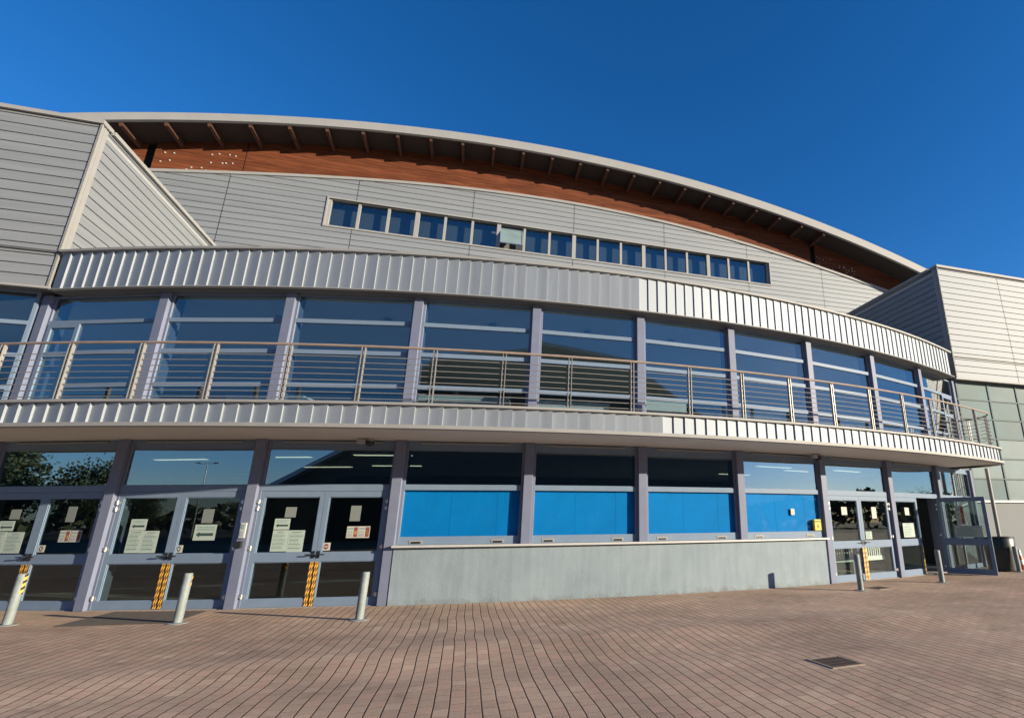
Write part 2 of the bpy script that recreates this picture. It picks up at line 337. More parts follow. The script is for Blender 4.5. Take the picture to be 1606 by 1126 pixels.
# ------------------------------------------------------------------ ground
def ground_h(x, y):
    p = Vector((x, y, 0)); v = p.dot(V); u = p.dot(U)
    h = .030 * math.exp(-((v - 7.15 - .25 * math.sin(u * .5)) / .42) ** 2) - .018 * math.exp(-((v - 6.2) / .35) ** 2)
    h += .008 * math.sin(u * 1.1 + 1) * math.sin(v * .9)
    d = (p - Vector((CX, CY, 0))).length - 29.04
    k = max(0.0, min(1.0, (d - .5) / 1.4)); k = k * k * (3 - 2 * k)
    return h * k
g = MB(); NX, NY = 110, 90
xs = [-16 + 34 * i / NX for i in range(NX + 1)]; ys = [-2 + 26 * j / NY for j in range(NY + 1)]
for y in ys:
    for x in xs: g.v.append(Vector((x, y, ground_h(x, y))))
for j in range(NY):
    for i in range(NX):
        a = j * (NX + 1) + i; g.f.append([a, a + 1, a + NX + 2, a + NX + 1]); g.m.append(0)
pl = g.build("plaza", M['paver'], smooth=True); tag(pl, kind='structure')
g2 = MB()   # the same paving carries on around and behind the photographer
for (x0, x1, y0, y1) in ((-60, -16, -28, 24), (18, 70, -28, 24), (-16, 18, -28, -2)):
    g2.poly([(x0, y0, 0), (x1, y0, 0), (x1, y1, 0), (x0, y1, 0)])
tag(g2.build("pavement", M['paver']), kind='structure')
g3 = MB(); g3.poly([(-1500, -1500, -.05), (1500, -1500, -.05), (1500, 1500, -.05), (-1500, 1500, -.05)])
tag(g3.build("ground", M['ground']), kind='structure')

# ------------------------------------------------------------------ the building
B = empty("exhibition_hall", cyl(RC, FLIP, 0))
tag(B, "long curved metal and glass exhibition hall with wraparound balcony and arched timber roof", "building")

# --- balcony path with a rounded right end
T0, T1, RFIL = -.13, .684, 1.0
def rim_path(r, z, n=None, wrap=True, step=.02):
    """points, outward normals along the balcony rim at radius r"""
    out = []; N = int((T1 - T0) / step)
    for i in range(N + 1):
        t = T0 + (T1 - T0) * i / N; out.append((cyl(r, t, z), outw(t)))
    if wrap:
        rf = RFIL - (RF - r); c = cyl(RF - RFIL, T1, z); o, tg = outw(T1), tang(T1)
        for i in range(1, 9):
            a = R_(115) * i / 8; d = o * math.cos(a) + tg * math.sin(a); out.append((c + d * rf, d))
        a = R_(115); d = o * math.cos(a) + tg * math.sin(a); along = (-o * math.sin(a) + tg * math.cos(a))
        last = out[-1][0]
        for s_ in (.5, 1.0, 1.6): out.append((last + along * s_, d))
    return out
def resample(path, step):
    pts = [path[0]]; acc = 0.0; res = [path[0]]
    for (p0, n0), (p1, n1) in zip(path[:-1], path[1:]):
        L = (p1 - p0).length; d = step - acc
        while d <= L:
            f = d / L; res.append((p0.lerp(p1, f), n0.lerp(n1, f).normalized())); d += step
        acc = (acc + L) % step if L else acc
        acc = L - (d - step) if True else acc
    return res

balc = empty("balcony", cyl(RF, FLIP, Z_BB)); balc.parent = B; balc.location = WORLD[balc.name] - WORLD[B.name]
SOF = Z_BB - .045
rp = rim_path(RF - .03, 0)
# slab with painted underside
sl = MB()
inner = [(cyl(RG - .12, T0 + (TH[11] - T0) * i / 60), None) for i in range(61)]
top_pts = [p for p, _ in rp]
poly = [Vector((p.x, p.y, SOF)) for p in top_pts] + [Vector((p.x, p.y, SOF)) for p, _ in reversed(inner)]
sl.prism(poly, (0, 0, Z_BT - SOF - .01))
slab = sl.build("slab", M['soffit'], balc)
# sawtooth standing-seam cladding: each sheet is turned away from the middle
def cladding(name, path, zb, zt, step, parent, depth=.042, flip_t=FLIP):
    mb = MB(); pts = resample(path, step)
    for (p0, n0), (p1, n1) in zip(pts[:-1], pts[1:]):
        mid = (p0 + p1) / 2; t = math.atan2(mid.x - CX, -(mid.y - CY)); right = t > flip_t
        tg = (p1 - p0).normalized(); n = Vector((tg.y, -tg.x, 0))
        dj = rnd.uniform(-.006, .006)
        ia, ib = (0.0, depth + dj) if not right else (depth * .68 + dj * .5, 0.0)
        e = tg * .004
        a, b = p0 + n * ia, p1 + n * ib
        zz0, zz1 = zb, zt
        q = [a + Z * zz0, b + Z * zz0, b + Z * zz1, a + Z * zz1]
        mb.poly(q)
        # the folded edge that stands out from the next sheet
        if not right: mb.poly([b + Z * zz0, p1 - n * .012 + Z * zz0, p1 - n * .012 + Z * zz1, b + Z * zz1])
        else: mb.poly([a + Z * zz0, a + Z * zz1, p0 - n * .012 + Z * zz1, p0 - n * .012 + Z * zz0])
        for z_, sg in ((zz0, 1), (zz1, -1)):
            mb.poly([a + Z * z_, b + Z * z_, p1 - n * .02 + Z * z_, p0 - n * .02 + Z * z_])
    return mb.build(name, M['panel'], parent, fix=False)
path0 = rim_path(RF - .02, 0)
cladding("cladding", path0, Z_BB + .008, Z_BT - .01, .2285, balc)
def rim_sweep(r, prof, name, m, parent, wrap=True):
    mb = MB(); mb.sweep([(p, n, Z) for p, n in rim_path(r, 0, wrap=wrap)], prof); return mb.build(name, m, parent)
rim_sweep(RF, [(-.10, Z_BT - .008), (.055, Z_BT - .008), (.055, Z_BT + .035), (-.10, Z_BT + .035)], "coping", M['trim'], balc)
rim_sweep(RF, [(-.09, SOF - .012), (.05, SOF - .012), (.05, Z_BB + .004), (-.09, Z_BB + .004)], "drip_edge", M['trim'], balc)
# railing
NR = 8
for k in range(NR):
    z = Z_BT + .115 + k * .105
    MB().tube([p + Z * z for p, n in rim_path(RR - .02, 0, step=.012)], .0075, 6).build("rail_wire", M['rail_steel'], balc, smooth=True)
MB().tube([p + Z * (Z_BT + 1.045) for p, n in rim_path(RR - .02, 0, step=.012)], .024, 8).build("handrail", M['handrail'], balc, smooth=True)
post_t = [-.0901 + .03925 * k for k in range(20)]
for t in post_t:
    if t < T0 + .01: continue
    if t <= T1 + .002: o, n = cyl(RR - .02, t), outw(t)
    else: continue
    tg = Vector((-n.y, n.x, 0)); f = Fr(o, tg, n)
    mb = MB()
    for s_ in (-1, 1):
        a0, a1 = (s_ * .033, s_ * .021)
        mb.box(f, min(a0, a1), max(a0, a1), -.03, .03, Z_BT + .036, Z_BT + 1.0)
        mb.prism([f(min(a0, a1), b, c) for b, c in ((-.03, Z_BT + 1.0), (.03, Z_BT + 1.0), (.012, Z_BT + 1.04), (-.03, Z_BT + 1.035))], f.x * .012)
    mb.box(f, -.05, .05, -.045, .045, Z_BT + .036, Z_BT + .046)
    for k in range(NR):
        z = Z_BT + .115 + k * .105; mb.box(f, -.0205, .0205, -.012, .012, z - .014, z + .014)
    mb.build("railing_post", M['rail_steel'], balc)
for idx in (2, 5):   # two posts on the rounded end
    pth = rim_path(RR - .02, 0); o, n = pth[-12 + idx + 1]
    tg = Vector((-n.y, n.x, 0)); f = Fr(o, tg, n); mb = MB()
    for s_ in (-1, 1): mb.box(f, min(s_ * .033, s_ * .021), max(s_ * .033, s_ * .021), -.03, .03, Z_BT + .036, Z_BT + 1.02)
    mb.build("railing_post", M['rail_steel'], balc)

# --- upper fascia
def arc_path(r, t0, t1, step=.02):
    N = max(2, int((t1 - t0) / step)); return [(cyl(r, t0 + (t1 - t0) * i / N), outw(t0 + (t1 - t0) * i / N)) for i in range(N + 1)]
fas = empty("upper_fascia", cyl(RT, FLIP, Z_FB)); fas.parent = B; fas.location = WORLD[fas.name] - WORLD[B.name]
FT0, FT1 = -.088, .733
cladding("cladding", arc_path(RT - .02, FT0, FT1), Z_FB + .01, Z_FT - .03, .2285, fas)
def arc_sweep(r, t0, t1, prof, name, m, parent):
    return MB().sweep([(p, n, Z) for p, n in arc_path(r, t0, t1)], prof).build(name, m, parent)
arc_sweep(RT, FT0, FT1, [(-.4, Z_FT - .028), (.06, Z_FT - .028), (.06, Z_FT + .02), (-.4, Z_FT + .02)], "coping", M['trim'], fas)
arc_sweep(RT, FT0, FT1, [(-.06, Z_FB - .012), (.045, Z_FB - .012), (.045, Z_FB + .006), (-.06, Z_FB + .006)], "drip_edge", M['trim'], fas)
arc_sweep(RT, FT0, FT1, [(-.35, Z_FB - .03), (-.065, Z_FB - .03), (-.065, Z_FB + .3), (-.35, Z_FB + .3)], "head_beam", M['dark'], fas)
# flat roof behind the fascia
fr_ = MB()
pts = [cyl(RT - .38, FT0 + (FT1 - FT0) * i / 40, Z_FT - .2) for i in range(41)]
pts += [uvz(15.6, 19.4, Z_FT - .2), uvz(-8.4, 19.4, Z_FT - .2)]
fr_.prism(pts, (0, 0, .08)).build("flat_roof", M['roof'], B)

# --- columns
for i in range(0, 12):
    for (r, z0, z1) in ((RC, 0.0, SOF - .004), (RC - .05, Z_BT - .0, Z_FB - .034)):
        if i == 0 and z0 > 1: continue
        t = TH[i] + DW / 2; f = Fr(cyl(r, t), tang(t), outw(t))
        mb = MB(); mb.box(f, -.087, .087, -.40, 0, z0, z1)
        mb.box(f, -.135, .135, -.30, -.075, z0, z1)
        mb.build("column", M['column'], B, bevel=.006)

# --- doors and windows
def frame_rect(mb, f, a0, a1, c0, c1, wl_, wr, wb, wt, n0, n1):
    mb.box(f, a0, a0 + wl_, n0, n1, c0, c1); mb.box(f, a1 - wr, a1, n0, n1, c0, c1)
    mb.box(f, a0 + wl_, a1 - wr, n0, n1, c0, c0 + wb); mb.box(f, a0 + wl_, a1 - wr, n0, n1, c1 - wt, c1)
def pane(f, a0, a1, c0, c1, parent, m, n=0.0):
    q0, q1, q2, q3 = (rnd.uniform(-.0035, .0035) for _ in range(4))
    MB().prism([f(a0, n - .004 + q0, c0), f(a1, n - .004 + q1, c0), f(a1, n - .004 + q1 + q2, c1), f(a0, n - .004 + q0 + q2, c1)], f.y * .008).build("pane", m, parent)
def hazard(f, a0, a1, c0, c1, parent, n=.038):
    mb = MB(); mb.box(f, a0, a1, n - .008, n, c0, c1, 0)
    for (s0, s1) in ((a0 + .006, (a0 + a1) / 2 - .003), ((a0 + a1) / 2 + .003, a1 - .006)):
        pz, h, rise = .108, .068, .062; z = c0 - rise
        while z < c1:
            pts = [(s0, z), (s1, z + rise), (s1, z + rise + h), (s0, z + h)]
            pts = [(a, min(max(c, c0), c1)) for a, c in pts]
            if max(p[1] for p in pts) - min(p[1] for p in pts) > .012:
                mb.poly([f(a, n + .002, c) for a, c in pts], 1)
            z += pz
    mb.build("hazard_tape", [M['tape_k'], M['tape_y']], parent, fix=False)
def hinge(f, a, z, parent, n=.045):
    mb = MB(); p = f(a, n, z)
    mb.tube([p - Z * .035, p + Z * .035], .020, 10); mb.box(f, a - .045, a + .045, n - .018, n - .004, z - .022, z + .022)
    mb.build("hinge", M['steel'], parent, smooth=True)
def door_leaf(f, a0, a1, hinge_side, parent=None, tape=True, handle=True, zb=.012, zt=1.952):
    p = empty("door", f(a0, 0, 0)); p.parent = B; p.location = WORLD[p.name] - WORLD[B.name]
    mb = MB(); W = .078
    mb.box(f, a0, a0 + W, -.03, .03, zb, zt); mb.box(f, a1 - W, a1, -.03, .03, zb, zt)
    for z0, z1 in ((zb, .14), (.745, .89), (1.855, zt)): mb.box(f, a0 + W, a1 - W, -.03, .03, z0, z1)
    for z0, z1 in ((.14, .745), (.89, 1.855)):       # glazing beads
        frame_rect(mb, f, a0 + W, a1 - W, z0, z1, .014, .014, .014, .014, -.012, .018)
    mb.build("leaf_frame", M['frame'], p)
    pane(f, a0 + W + .005, a1 - W - .005, .145, .74, p, M['glass_door']); pane(f, a0 + W + .005, a1 - W - .005, .895, 1.85, p, M['glass_door'])
    hs_ = a0 + .0 if hinge_side < 0 else a1
    for z in (.19, .98, 1.655, 1.77): hinge(f, hs_, z, p)
    ls = a1 if hinge_side < 0 else a0; sg = -1 if hinge_side < 0 else 1
    if tape:
        x0, x1 = (ls - .074, ls - .004) if hinge_side < 0 else (ls + .004, ls + .074)
        hazard(f, x0, x1, .02, .735, p)
    if handle:
        mb = MB(); c = f(ls + sg * .04, .03, .86)
        mb.box(f, ls + sg * .04 - .022, ls + sg * .04 + .022, .03, .042, .80, .92)
        mb.tube([c, c + f.y * .055, c + f.y * .06 + f.x * sg * .12], .011, 8)
        mb.build("handle", M['black'], p, smooth=True)
    return p
def head(b, f, L, lights=True):
    """transom light, its frame, and the shaded beam under the balcony"""
    wnd = empty("window", f(L / 2, 0, 2.07)); wnd.parent = B; wnd.location = WORLD[wnd.name] - WORLD[B.name]
    mb = MB(); frame_rect(mb, f, .09, L - .09, 2.0655, 2.735, .045, .045, .012, .02, -.045, .022); mb.build("frame", M['frame'], wnd)
    pane(f, .133, L - .133, 2.075, 2.718, wnd, M['glass'])
    MB().box(f, .09, L - .09, -.09, .012, 2.738, SOF - .003).build("head_panel", M['frame'], wnd)
    MB().box(f, .35, L - .35, .014, .05, 2.835, 2.86).build("drip_strip", M['trim'], wnd)
def door_bay(b, open_right=False):
    f, L = bayf(b)
    fr = MB(); fr.box(f, .088, .128, -.045, .035, 0, 2.064); fr.box(f, L - .128, L - .088, -.045, .035, 0, 2.064); fr.box(f, .128, L - .128, -.045, .035, 1.957, 2.064)
    fr.build("door_frame", M['frame'], B)
    MB().box(f, .09, L - .09, -.3, .06, -.02, .009).build("threshold", M['trim'], B)
    mid = L / 2 - .005
    door_leaf(f, .131, mid - .003, -1)
    if not open_right: door_leaf(f, mid + .003, L - .131, 1)
    else:
        H_, Lt = Vector((8.13, 15.44, 0)), Vector((9.02, 14.71, 0)); x = (H_ - Lt).normalized()
        ff = Fr(Lt, x, Vector((x.y, -x.x, 0))); LL = (H_ - Lt).length
        door_leaf(Fr(H_, -x, Vector((-x.y, x.x, 0)) * -1), 0, LL, -1)
    head(b, f, L)
SILL = [4, 5, 6, 7]
def blue_bay(b):
    f, L = bayf(b); head(b, f, L)
    wnd = empty("window", f(L / 2, 0, 1.0)); wnd.parent = B; wnd.location = WORLD[wnd.name] - WORLD[B.name]
    mb = MB(); frame_rect(mb, f, .09, L - .09, 1.002, 2.062, .05, .05, .14, .088, -.045, .03)
    mb.build("frame", M['frame'], wnd)
    MB().box(f, .12, L - .12, -.034, .036, 1.975, 2.066).build("transom", M['frame'], wnd)
    for a in (.32, L - .62): 
        mb = MB(); mb.box(f, a, a + .23, .03, .038, 1.018, 1.078); mb.build("vent_plate", M['trim'], wnd)
        MB().box(f, a + .03, a + .2, .0385, .042, 1.022, 1.056).build("vent_slot", M['black'], wnd)
    pane(f, .145, L - .145, 1.145, 1.97, wnd, M['clear'], n=.004)
    bl = MB(); n_ = 5; w_ = (L - .26) / n_
    for k in range(n_):
        a0 = .13 + k * w_; bl.box(f, a0 + .0005, a0 + w_ - .0005, -.040 - .002 * (k % 2), -.034 - .002 * (k % 2), 1.13, 1.99)
    bl.build("blind", M['blue'], wnd)
for b in (0, 1, 2, 3, 8): door_bay(b)
door_bay(9, True)
for b in SILL: blue_bay(b)
# last narrow bay by the wing: fixed glass
f, L = bayf(10); wnd = empty("window", f(L / 2, 0, 0)); wnd.parent = B; wnd.location = WORLD[wnd.name] - WORLD[B.name]
mb = MB(); frame_rect(mb, f, .09, L - .09, 0, 2.8, .05, .05, .12, .05, -.045, .03); mb.box(f, L * .5 - .03, L * .5 + .03, -.04, .028, .12, 2.75); mb.box(f, .14, L - .14, -.04, .026, 2.0, 2.07); mb.build("frame", M['frame'], wnd)
pane(f, .14, L - .14, .12, 2.75, wnd, M['glass'])
MB().box(f, .09, L - .09, -.09, .012, 2.802, SOF - .003).build("head_panel", M['frame'], wnd)

# --- concrete parapet wall under the blue windows, sill on top
t0, t1 = TH[4] + DW / 2 + .0032, TH[8] + DW / 2 - .0055
arc_sweep(RC + .012, t0, t1, [(-.32, -.05), (0, -.05), (0, .957), (-.32, .957)], "plinth_wall", M['concrete'], B)
arc_sweep(RC + .012, t0 - .0008, t1 + .002, [(-.12, .960), (.085, .960), (.085, .996), (-.12, .999)], "sill", M['white'], B)

# --- upper glazing
for b in range(1, 11):
    f, L = bayf(b, RG - .05); wnd = empty("window", f(L / 2, 0, Z_BT)); wnd.parent = B; wnd.location = WORLD[wnd.name] - WORLD[B.name]
    mb = MB(); frame_rect(mb, f, .09, L - .09, Z_BT, 5.852, .045, .045, .07, .04, -.045, .02)
    mb.build("frame", M['frame'], wnd)
    if b in (1, 10):
        mb = MB(); a0, a1 = (.14, .80) if b == 1 else (L - .95, L - .2)
        frame_rect(mb, f, a0, a1, Z_BT + .07, 5.24, .075, .075, .1, .075, -.04, .045); mb.box(f, a0 + .075, a1 - .075, -.035, .04, 4.56, 4.66)
        mb.build("balcony_door", M['frame'], wnd)
        pane(f, a0 + .07, a1 - .07, Z_BT + .15, 5.18, wnd, M['glass_up'], n=.012)
        MB().box(f, .136 if b == 1 else .136, L - .136, -.04, .034, 5.245, 5.32).build("transom", M['frame'], wnd)
        s0, s1 = (.80, L - .136) if b == 1 else (.136, L - .95)
        for z in (4.64, 3.97): MB().box(f, s0, s1, -.04, .034, z - .04, z + .04).build("transom", M['frame'], wnd)
        pane(f, .136, L - .136, 5.32, 5.815, wnd, M['glass_up']); pane(f, s0, s1, Z_BT + .07, 5.245, wnd, M['glass_up'])
    else:
        for z in (5.285, 4.64, 3.965): MB().box(f, .136, L - .136, -.04, .034, z - .042, z + .042).build("transom", M['frame'], wnd)
        pane(f, .136, L - .136, Z_BT + .07, 5.815, wnd, M['glass_up'])

# --- interiors
inn = MB()
def arc_slab(mb, r0, r1, t0, t1, z0, z1, mi=0):
    pts = [cyl(r1, t0 + (t1 - t0) * i / 30, z0) for i in range(31)] + [cyl(r0, t1 - (t1 - t0) * i / 30, z0) for i in range(31)]
    mb.prism(pts, (0, 0, z1 - z0), mi)
a, b_ = -.36, .75
mb = MB(); arc_slab(mb, 21.0, RC - .1, a, b_, -.045, .004); mb.build("ground_floor", M['int_floor'], B)
mb = MB(); arc_slab(mb, 21.0, RG - .13, a, b_, SOF - .02, SOF + .03); mb.build("lower_ceiling", M['int_wall2'], B)
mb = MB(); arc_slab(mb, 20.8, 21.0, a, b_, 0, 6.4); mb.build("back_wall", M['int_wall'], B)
mb = MB(); arc_slab(mb, 21.0, RG - .20, a, b_, Z_BT - .1, Z_BT - .004); mb.build("upper_floor", M['int_floor'], B)
mb = MB(); arc_slab(mb, 21.0, RT - .36, a, b_, 5.86, 5.90); mb.build("upper_ceiling", M['int_ceil'], B)
for t in (a, b_):
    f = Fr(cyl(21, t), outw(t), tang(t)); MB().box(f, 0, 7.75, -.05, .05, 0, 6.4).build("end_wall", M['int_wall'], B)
for k, (t, r) in enumerate(((-.05, 26.5), (.045, 26.8), (.13, 27.2), (.04, 24.6), (.115, 24.9), (.5, 26.9), (.56, 26.3), (.61, 27.0), (.52, 24.5))):
    f = Fr(cyl(r, t), tang(t), outw(t)); mb = MB(); mb.box(f, -.62, .62, -.08, .08, SOF - .075, SOF - .022, 0); mb.box(f, -.6, .6, -.065, .065, SOF - .085, SOF - .0755, 1)
    mb.build("ceiling_light", [M['white_ob'], M['lamp']], B)
for i in range(1, 11):   # small spotlights in the upper ceiling
    t = (TH[i] + TH[i + 1]) / 2 + .01; p = cyl(27.6, t, 5.80)
    MB().lathe(p, [(.05, .058), (.09, .05), (.09, .0), (.06, -.02)], 12).build("ceiling_spot", M['grey_ob'], B)

# --- gable wall with horizontal siding
DG = 19.4
def sid_top(u): return 5.967205e-06 * u ** 4 - 8.9162e-05 * u ** 3 - .00843459 * u ** 2 + .0464995 * u + 13.8973
def eave_top(u): u = max(-17, min(23, u)); return -6.85e-07 * u ** 4 + 1.6227e-05 * u ** 3 - .009128 * u ** 2 + .045574 * u + 15.5142
def eave_bot(u): u = max(-17, min(23, u)); return -1.1357e-06 * u ** 4 + 3.2861e-05 * u ** 3 - .0090415 * u ** 2 + .0390126 * u + 15.1903
PITCH_B = .2245
def siding(name, f, u0, u1, z0, z1, parent, topf=None, hole=None, seams=(), m=None, du=.5, groove=.020, deep=.05):
    """lapped boards: f(u, out, z); every board a front sheet with returned lips, dark recess between them"""
    mb = MB(); zz = z0; cuts = sorted(set([u0, u1] + [s for s in seams if u0 < s < u1] + ([hole[0], hole[1]] if hole else [])))
    while zz < z1 - .01:
        za, zb = zz + groove / 2, min(zz + PITCH_B - groove / 2, z1)
        for c0, c1 in zip(cuts[:-1], cuts[1:]):
            g0 = .010 if c0 in seams else 0; g1 = .010 if c1 in seams else 0
            N = max(1, int((c1 - c0) / du)) if topf else 1
            for k in range(N):
                a0 = c0 + g0 + (c1 - g1 - c0 - g0) * k / N; a1 = c0 + g0 + (c1 - g1 - c0 - g0) * (k + 1) / N
                spans = [(za, zb)]
                if hole and a0 >= hole[0] - .011 and a1 <= hole[1] + .011:
                    h0, h1 = hole[2], hole[3]; spans = [(za, min(zb, h0)), (max(za, h1), zb)]
                for s0, s1 in spans:
                    if s1 - s0 < .004: continue
                    t0_, t1_ = (min(s1, topf(a0)), min(s1, topf(a1))) if topf else (s1, s1)
                    if max(t0_, t1_) <= s0 + .003: continue
                    t0_, t1_ = max(t0_, s0), max(t1_, s0)
                    mb.poly([f(a0, .0, s0), f(a1, .0, s0), f(a1, -.004, t1_), f(a0, -.004, t0_)])
                    mb.poly([f(a0, .0, s0), f(a0, -deep, s0), f(a1, -deep, s0), f(a1, .0, s0)])
                    mb.poly([f(a0, -.004, t0_), f(a1, -.004, t1_), f(a1, -deep, t1_), f(a0, -deep, t0_)])
        zz += PITCH_B
    # backing sheet
    bk = []
    N = max(1, int((u1 - u0) / du)) if topf else 1
    for k in range(N):
        a0, a1 = u0 + (u1 - u0) * k / N, u0 + (u1 - u0) * (k + 1) / N
        zt0, zt1 = (min(z1, topf(a0)), min(z1, topf(a1))) if topf else (z1, z1)
        sp = [(a0, a1)]
        if hole and a1 > hole[0] and a0 < hole[1]:
            mb.poly([f(a0, -deep, z0), f(a1, -deep, z0), f(a1, -deep, hole[2]), f(a0, -deep, hole[2])], 1)
            mb.poly([f(a0, -deep, hole[3]), f(a1, -deep, hole[3]), f(a1, -deep, zt1), f(a0, -deep, zt0)], 1)
        else: mb.poly([f(a0, -deep, z0), f(a1, -deep, z0), f(a1, -deep, zt1), f(a0, -deep, zt0)], 1)
    return mb.build(name, [m or M['siding'], M['dark']], parent, fix=False)
gf = Fr(V * DG, U, -V)
gab = empty("gable_wall", uvz(2.8, DG, Z_FT)); gab.parent = B; gab.location = WORLD[gab.name] - WORLD[B.name]
WU0, WU1, WZ0, WZ1 = -5.56, 12.22, 11.50, 12.575
gseams = [-12.7, -8.65 + .02, -4.68, -.65, 3.29, 7.2, 11.13, 14.98, 18.9]
siding("siding", gf, -12.7, 21.5, 11.50 - 25 * PITCH_B, 14.2, gab, sid_top, (WU0, WU1, WZ0, WZ1), gseams)
mb = MB(); N = 60
mb.sweep([(gf(-12.7 + 34.2 * i / N, 0, sid_top(-12.7 + 34.2 * i / N)), -V, Z) for i in range(N + 1)], [(-.06, -.03), (.05, -.03), (.05, .075), (-.06, .075)])
mb.build("top_trim", M['trim'], gab)
# window strip
ws = MB(); frame_rect(ws, gf, WU0 - .05, WU1 + .05, WZ0 - .06, WZ1 + .05, .05, .05, .06, .05, -.22, .035); ws.build("window_surround", M['trim'], gab)
for k in range(19):
    u = WU0 + .02 + (WU1 - WU0 - .04) * k / 18; thick = k % 3 == 0
    h = .075 if thick else .045
    a0, a1 = max(u - h, WU0 + .001), min(u + h, WU1 - .001)
    MB().box(gf, a0, a1, -.17, -.03 if thick else -.06, WZ0 + .002, WZ1 - .002).build("mullion", M['trim'], gab)
for k in range(18):
    u0 = WU0 + .02 + (WU1 - WU0 - .04) * k / 18 + .05; u1 = WU0 + .02 + (WU1 - WU0 - .04) * (k + 1) / 18 - .05
    if k == 6:
        ff = Fr(gf(0, -.12, WZ1 - .14), U, (-V * math.cos(R_(24)) + Z * -math.sin(R_(24)) * -1).normalized(), (Z * math.cos(R_(24)) + V * math.sin(R_(24))).normalized())
        mb = MB(); frame_rect(mb, ff, u0 + .01, u1 - .01, -.88, 0, .04, .04, .04, .04, -.02, .02); mb.build("open_sash", M['frame'], gab)
        MB().box(ff, u0 + .05, u1 - .05, -.004, .004, -.84, -.04).build("pane", M['polyglass'], gab)
    else: MB().box(gf, u0, u1, -.135, -.125, WZ0 + .004, WZ1 - .004).build("pane", M['glass_up'], gab)
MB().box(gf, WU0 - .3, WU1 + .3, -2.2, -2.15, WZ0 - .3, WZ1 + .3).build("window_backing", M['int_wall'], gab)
# timber band between siding and eave
tb = MB(); wood_gaps = (-10.99, 14.63)
cuts = [-14.0, -10.99 - .11, -10.99 + .11, -8.34, -8.32, 14.63 - .12, 14.63 + .12, 22.0]
for c0, c1 in ((cuts[0], cuts[1]), (cuts[2], cuts[3]), (cuts[4], cuts[5]), (cuts[6], cuts[7])):
    N = max(1, int((c1 - c0) / .5))
    for k in range(N):
        a0, a1 = c0 + (c1 - c0) * k / N, c0 + (c1 - c0) * (k + 1) / N
        z0a, z0b, z1a, z1b = sid_top(a0) - .02, sid_top(a1) - .02, eave_bot(a0) + .12, eave_bot(a1) + .12
        tb.poly([gf(a0, -.03, z0a), gf(a1, -.03, z0b), gf(a1, -.03, z1b), gf(a0, -.03, z1a)])
for k in range(36): tb.poly([gf(-14 + k, -.4, 11), gf(-13 + k, -.4, 11), gf(-13 + k, -.4, eave_bot(-13 + k) + .12), gf(-14 + k, -.4, eave_bot(-14 + k) + .12)], 1)
tb.build("timber_band", [M['wood'], M['dark']], gab, fix=False)
for (x, z) in ((-10.6, .75), (-10.35, .74), (-10.66, .40), (-10.42, .45), (-9.3, .74), (-9.1, .78), (-8.95, .41), (-9.28, .42), (-9.9, .12), (-9.78, .2), (-9.5, .2), (-9.36, .1), (-8.8, .76), (-8.62, .72), (-8.66, .42), (-8.85, .42)):
    p = gf(x, -.022, sid_top(x) + z); MB().tube([p, p - V * .015], .026, 8).build('bolt', M['white'], gab)
for k in range(22):
    x = 14.85 + rnd.random() * 2.3; p = gf(x, -.022, sid_top(x) + .12 + rnd.random() * .55); MB().tube([p, p - V * .015], .022, 8).build('bolt', M['white'], gab)

# --- arched roof
OV = 1.2
roof = empty("roof", uvz(2.8, DG - OV, 15)); roof.parent = B; roof.location = WORLD[roof.name] - WORLD[B.name]
us = [-22 + 48 * i / 80 for i in range(81)]
mb = MB()
for a0, a1 in zip(us[:-1], us[1:]):
    mb.poly([uvz(a0, DG - OV, eave_top(a0)), uvz(a1, DG - OV, eave_top(a1)), uvz(a1, DG + 26, eave_top(a1)), uvz(a0, DG + 26, eave_top(a0))])
mb.build("roof_sheet", M['roof'], roof, fix=False)
mb = MB()
mb.sweep([(uvz(a0, DG - OV, 0), -V, Z * 1) for a0 in us], [(0, 0), (0, 0), (0, 0)]) if False else None
k0 = len(mb.v)
for a0 in us:
    zt, zb = eave_top(a0), eave_bot(a0)
    mb.v += [uvz(a0, DG - OV - .02, zt + .01), uvz(a0, DG - OV - .02, zb), uvz(a0, DG - OV + .10, zb), uvz(a0, DG - OV + .10, zt - .03)]
for i in range(80):
    for j in range(4): mb.f.append([i * 4 + j, i * 4 + (j + 1) % 4, i * 4 + 4 + (j + 1) % 4, i * 4 + 4 + j]); mb.m.append(0)
mb.build("eave_trim", M['trim'], roof)
mb = MB()
for a0, a1 in zip(us[:-1], us[1:]):
    mb.poly([uvz(a0, DG - OV + .1, eave_bot(a0) + .10), uvz(a1, DG - OV + .1, eave_bot(a1) + .10), uvz(a1, DG + 1.2, eave_bot(a1) + .10), uvz(a0, DG + 1.2, eave_bot(a0) + .10)])
mb.build("soffit", M['soffit_wood'], roof, fix=False)
for k in range(-4, 24):
    u = -9.06 + 1.125 * (k - 2) + 1.125 * 0; zb = eave_bot(u); sl_ = (eave_bot(u + .1) - eave_bot(u - .1)) / .2
    ff = Fr(uvz(u, DG - OV, zb), (U + Z * sl_).normalized(), V, (Z - U * sl_).normalized())
    mb = MB(); mb.prism([ff(-.075, .11, .10), ff(-.06, .11, -.13), ff(-.06, 1.36, -.13), ff(-.06, 1.36, .10)], ff.x * .10)
    mb.build("rafter", M['beam'], roof)

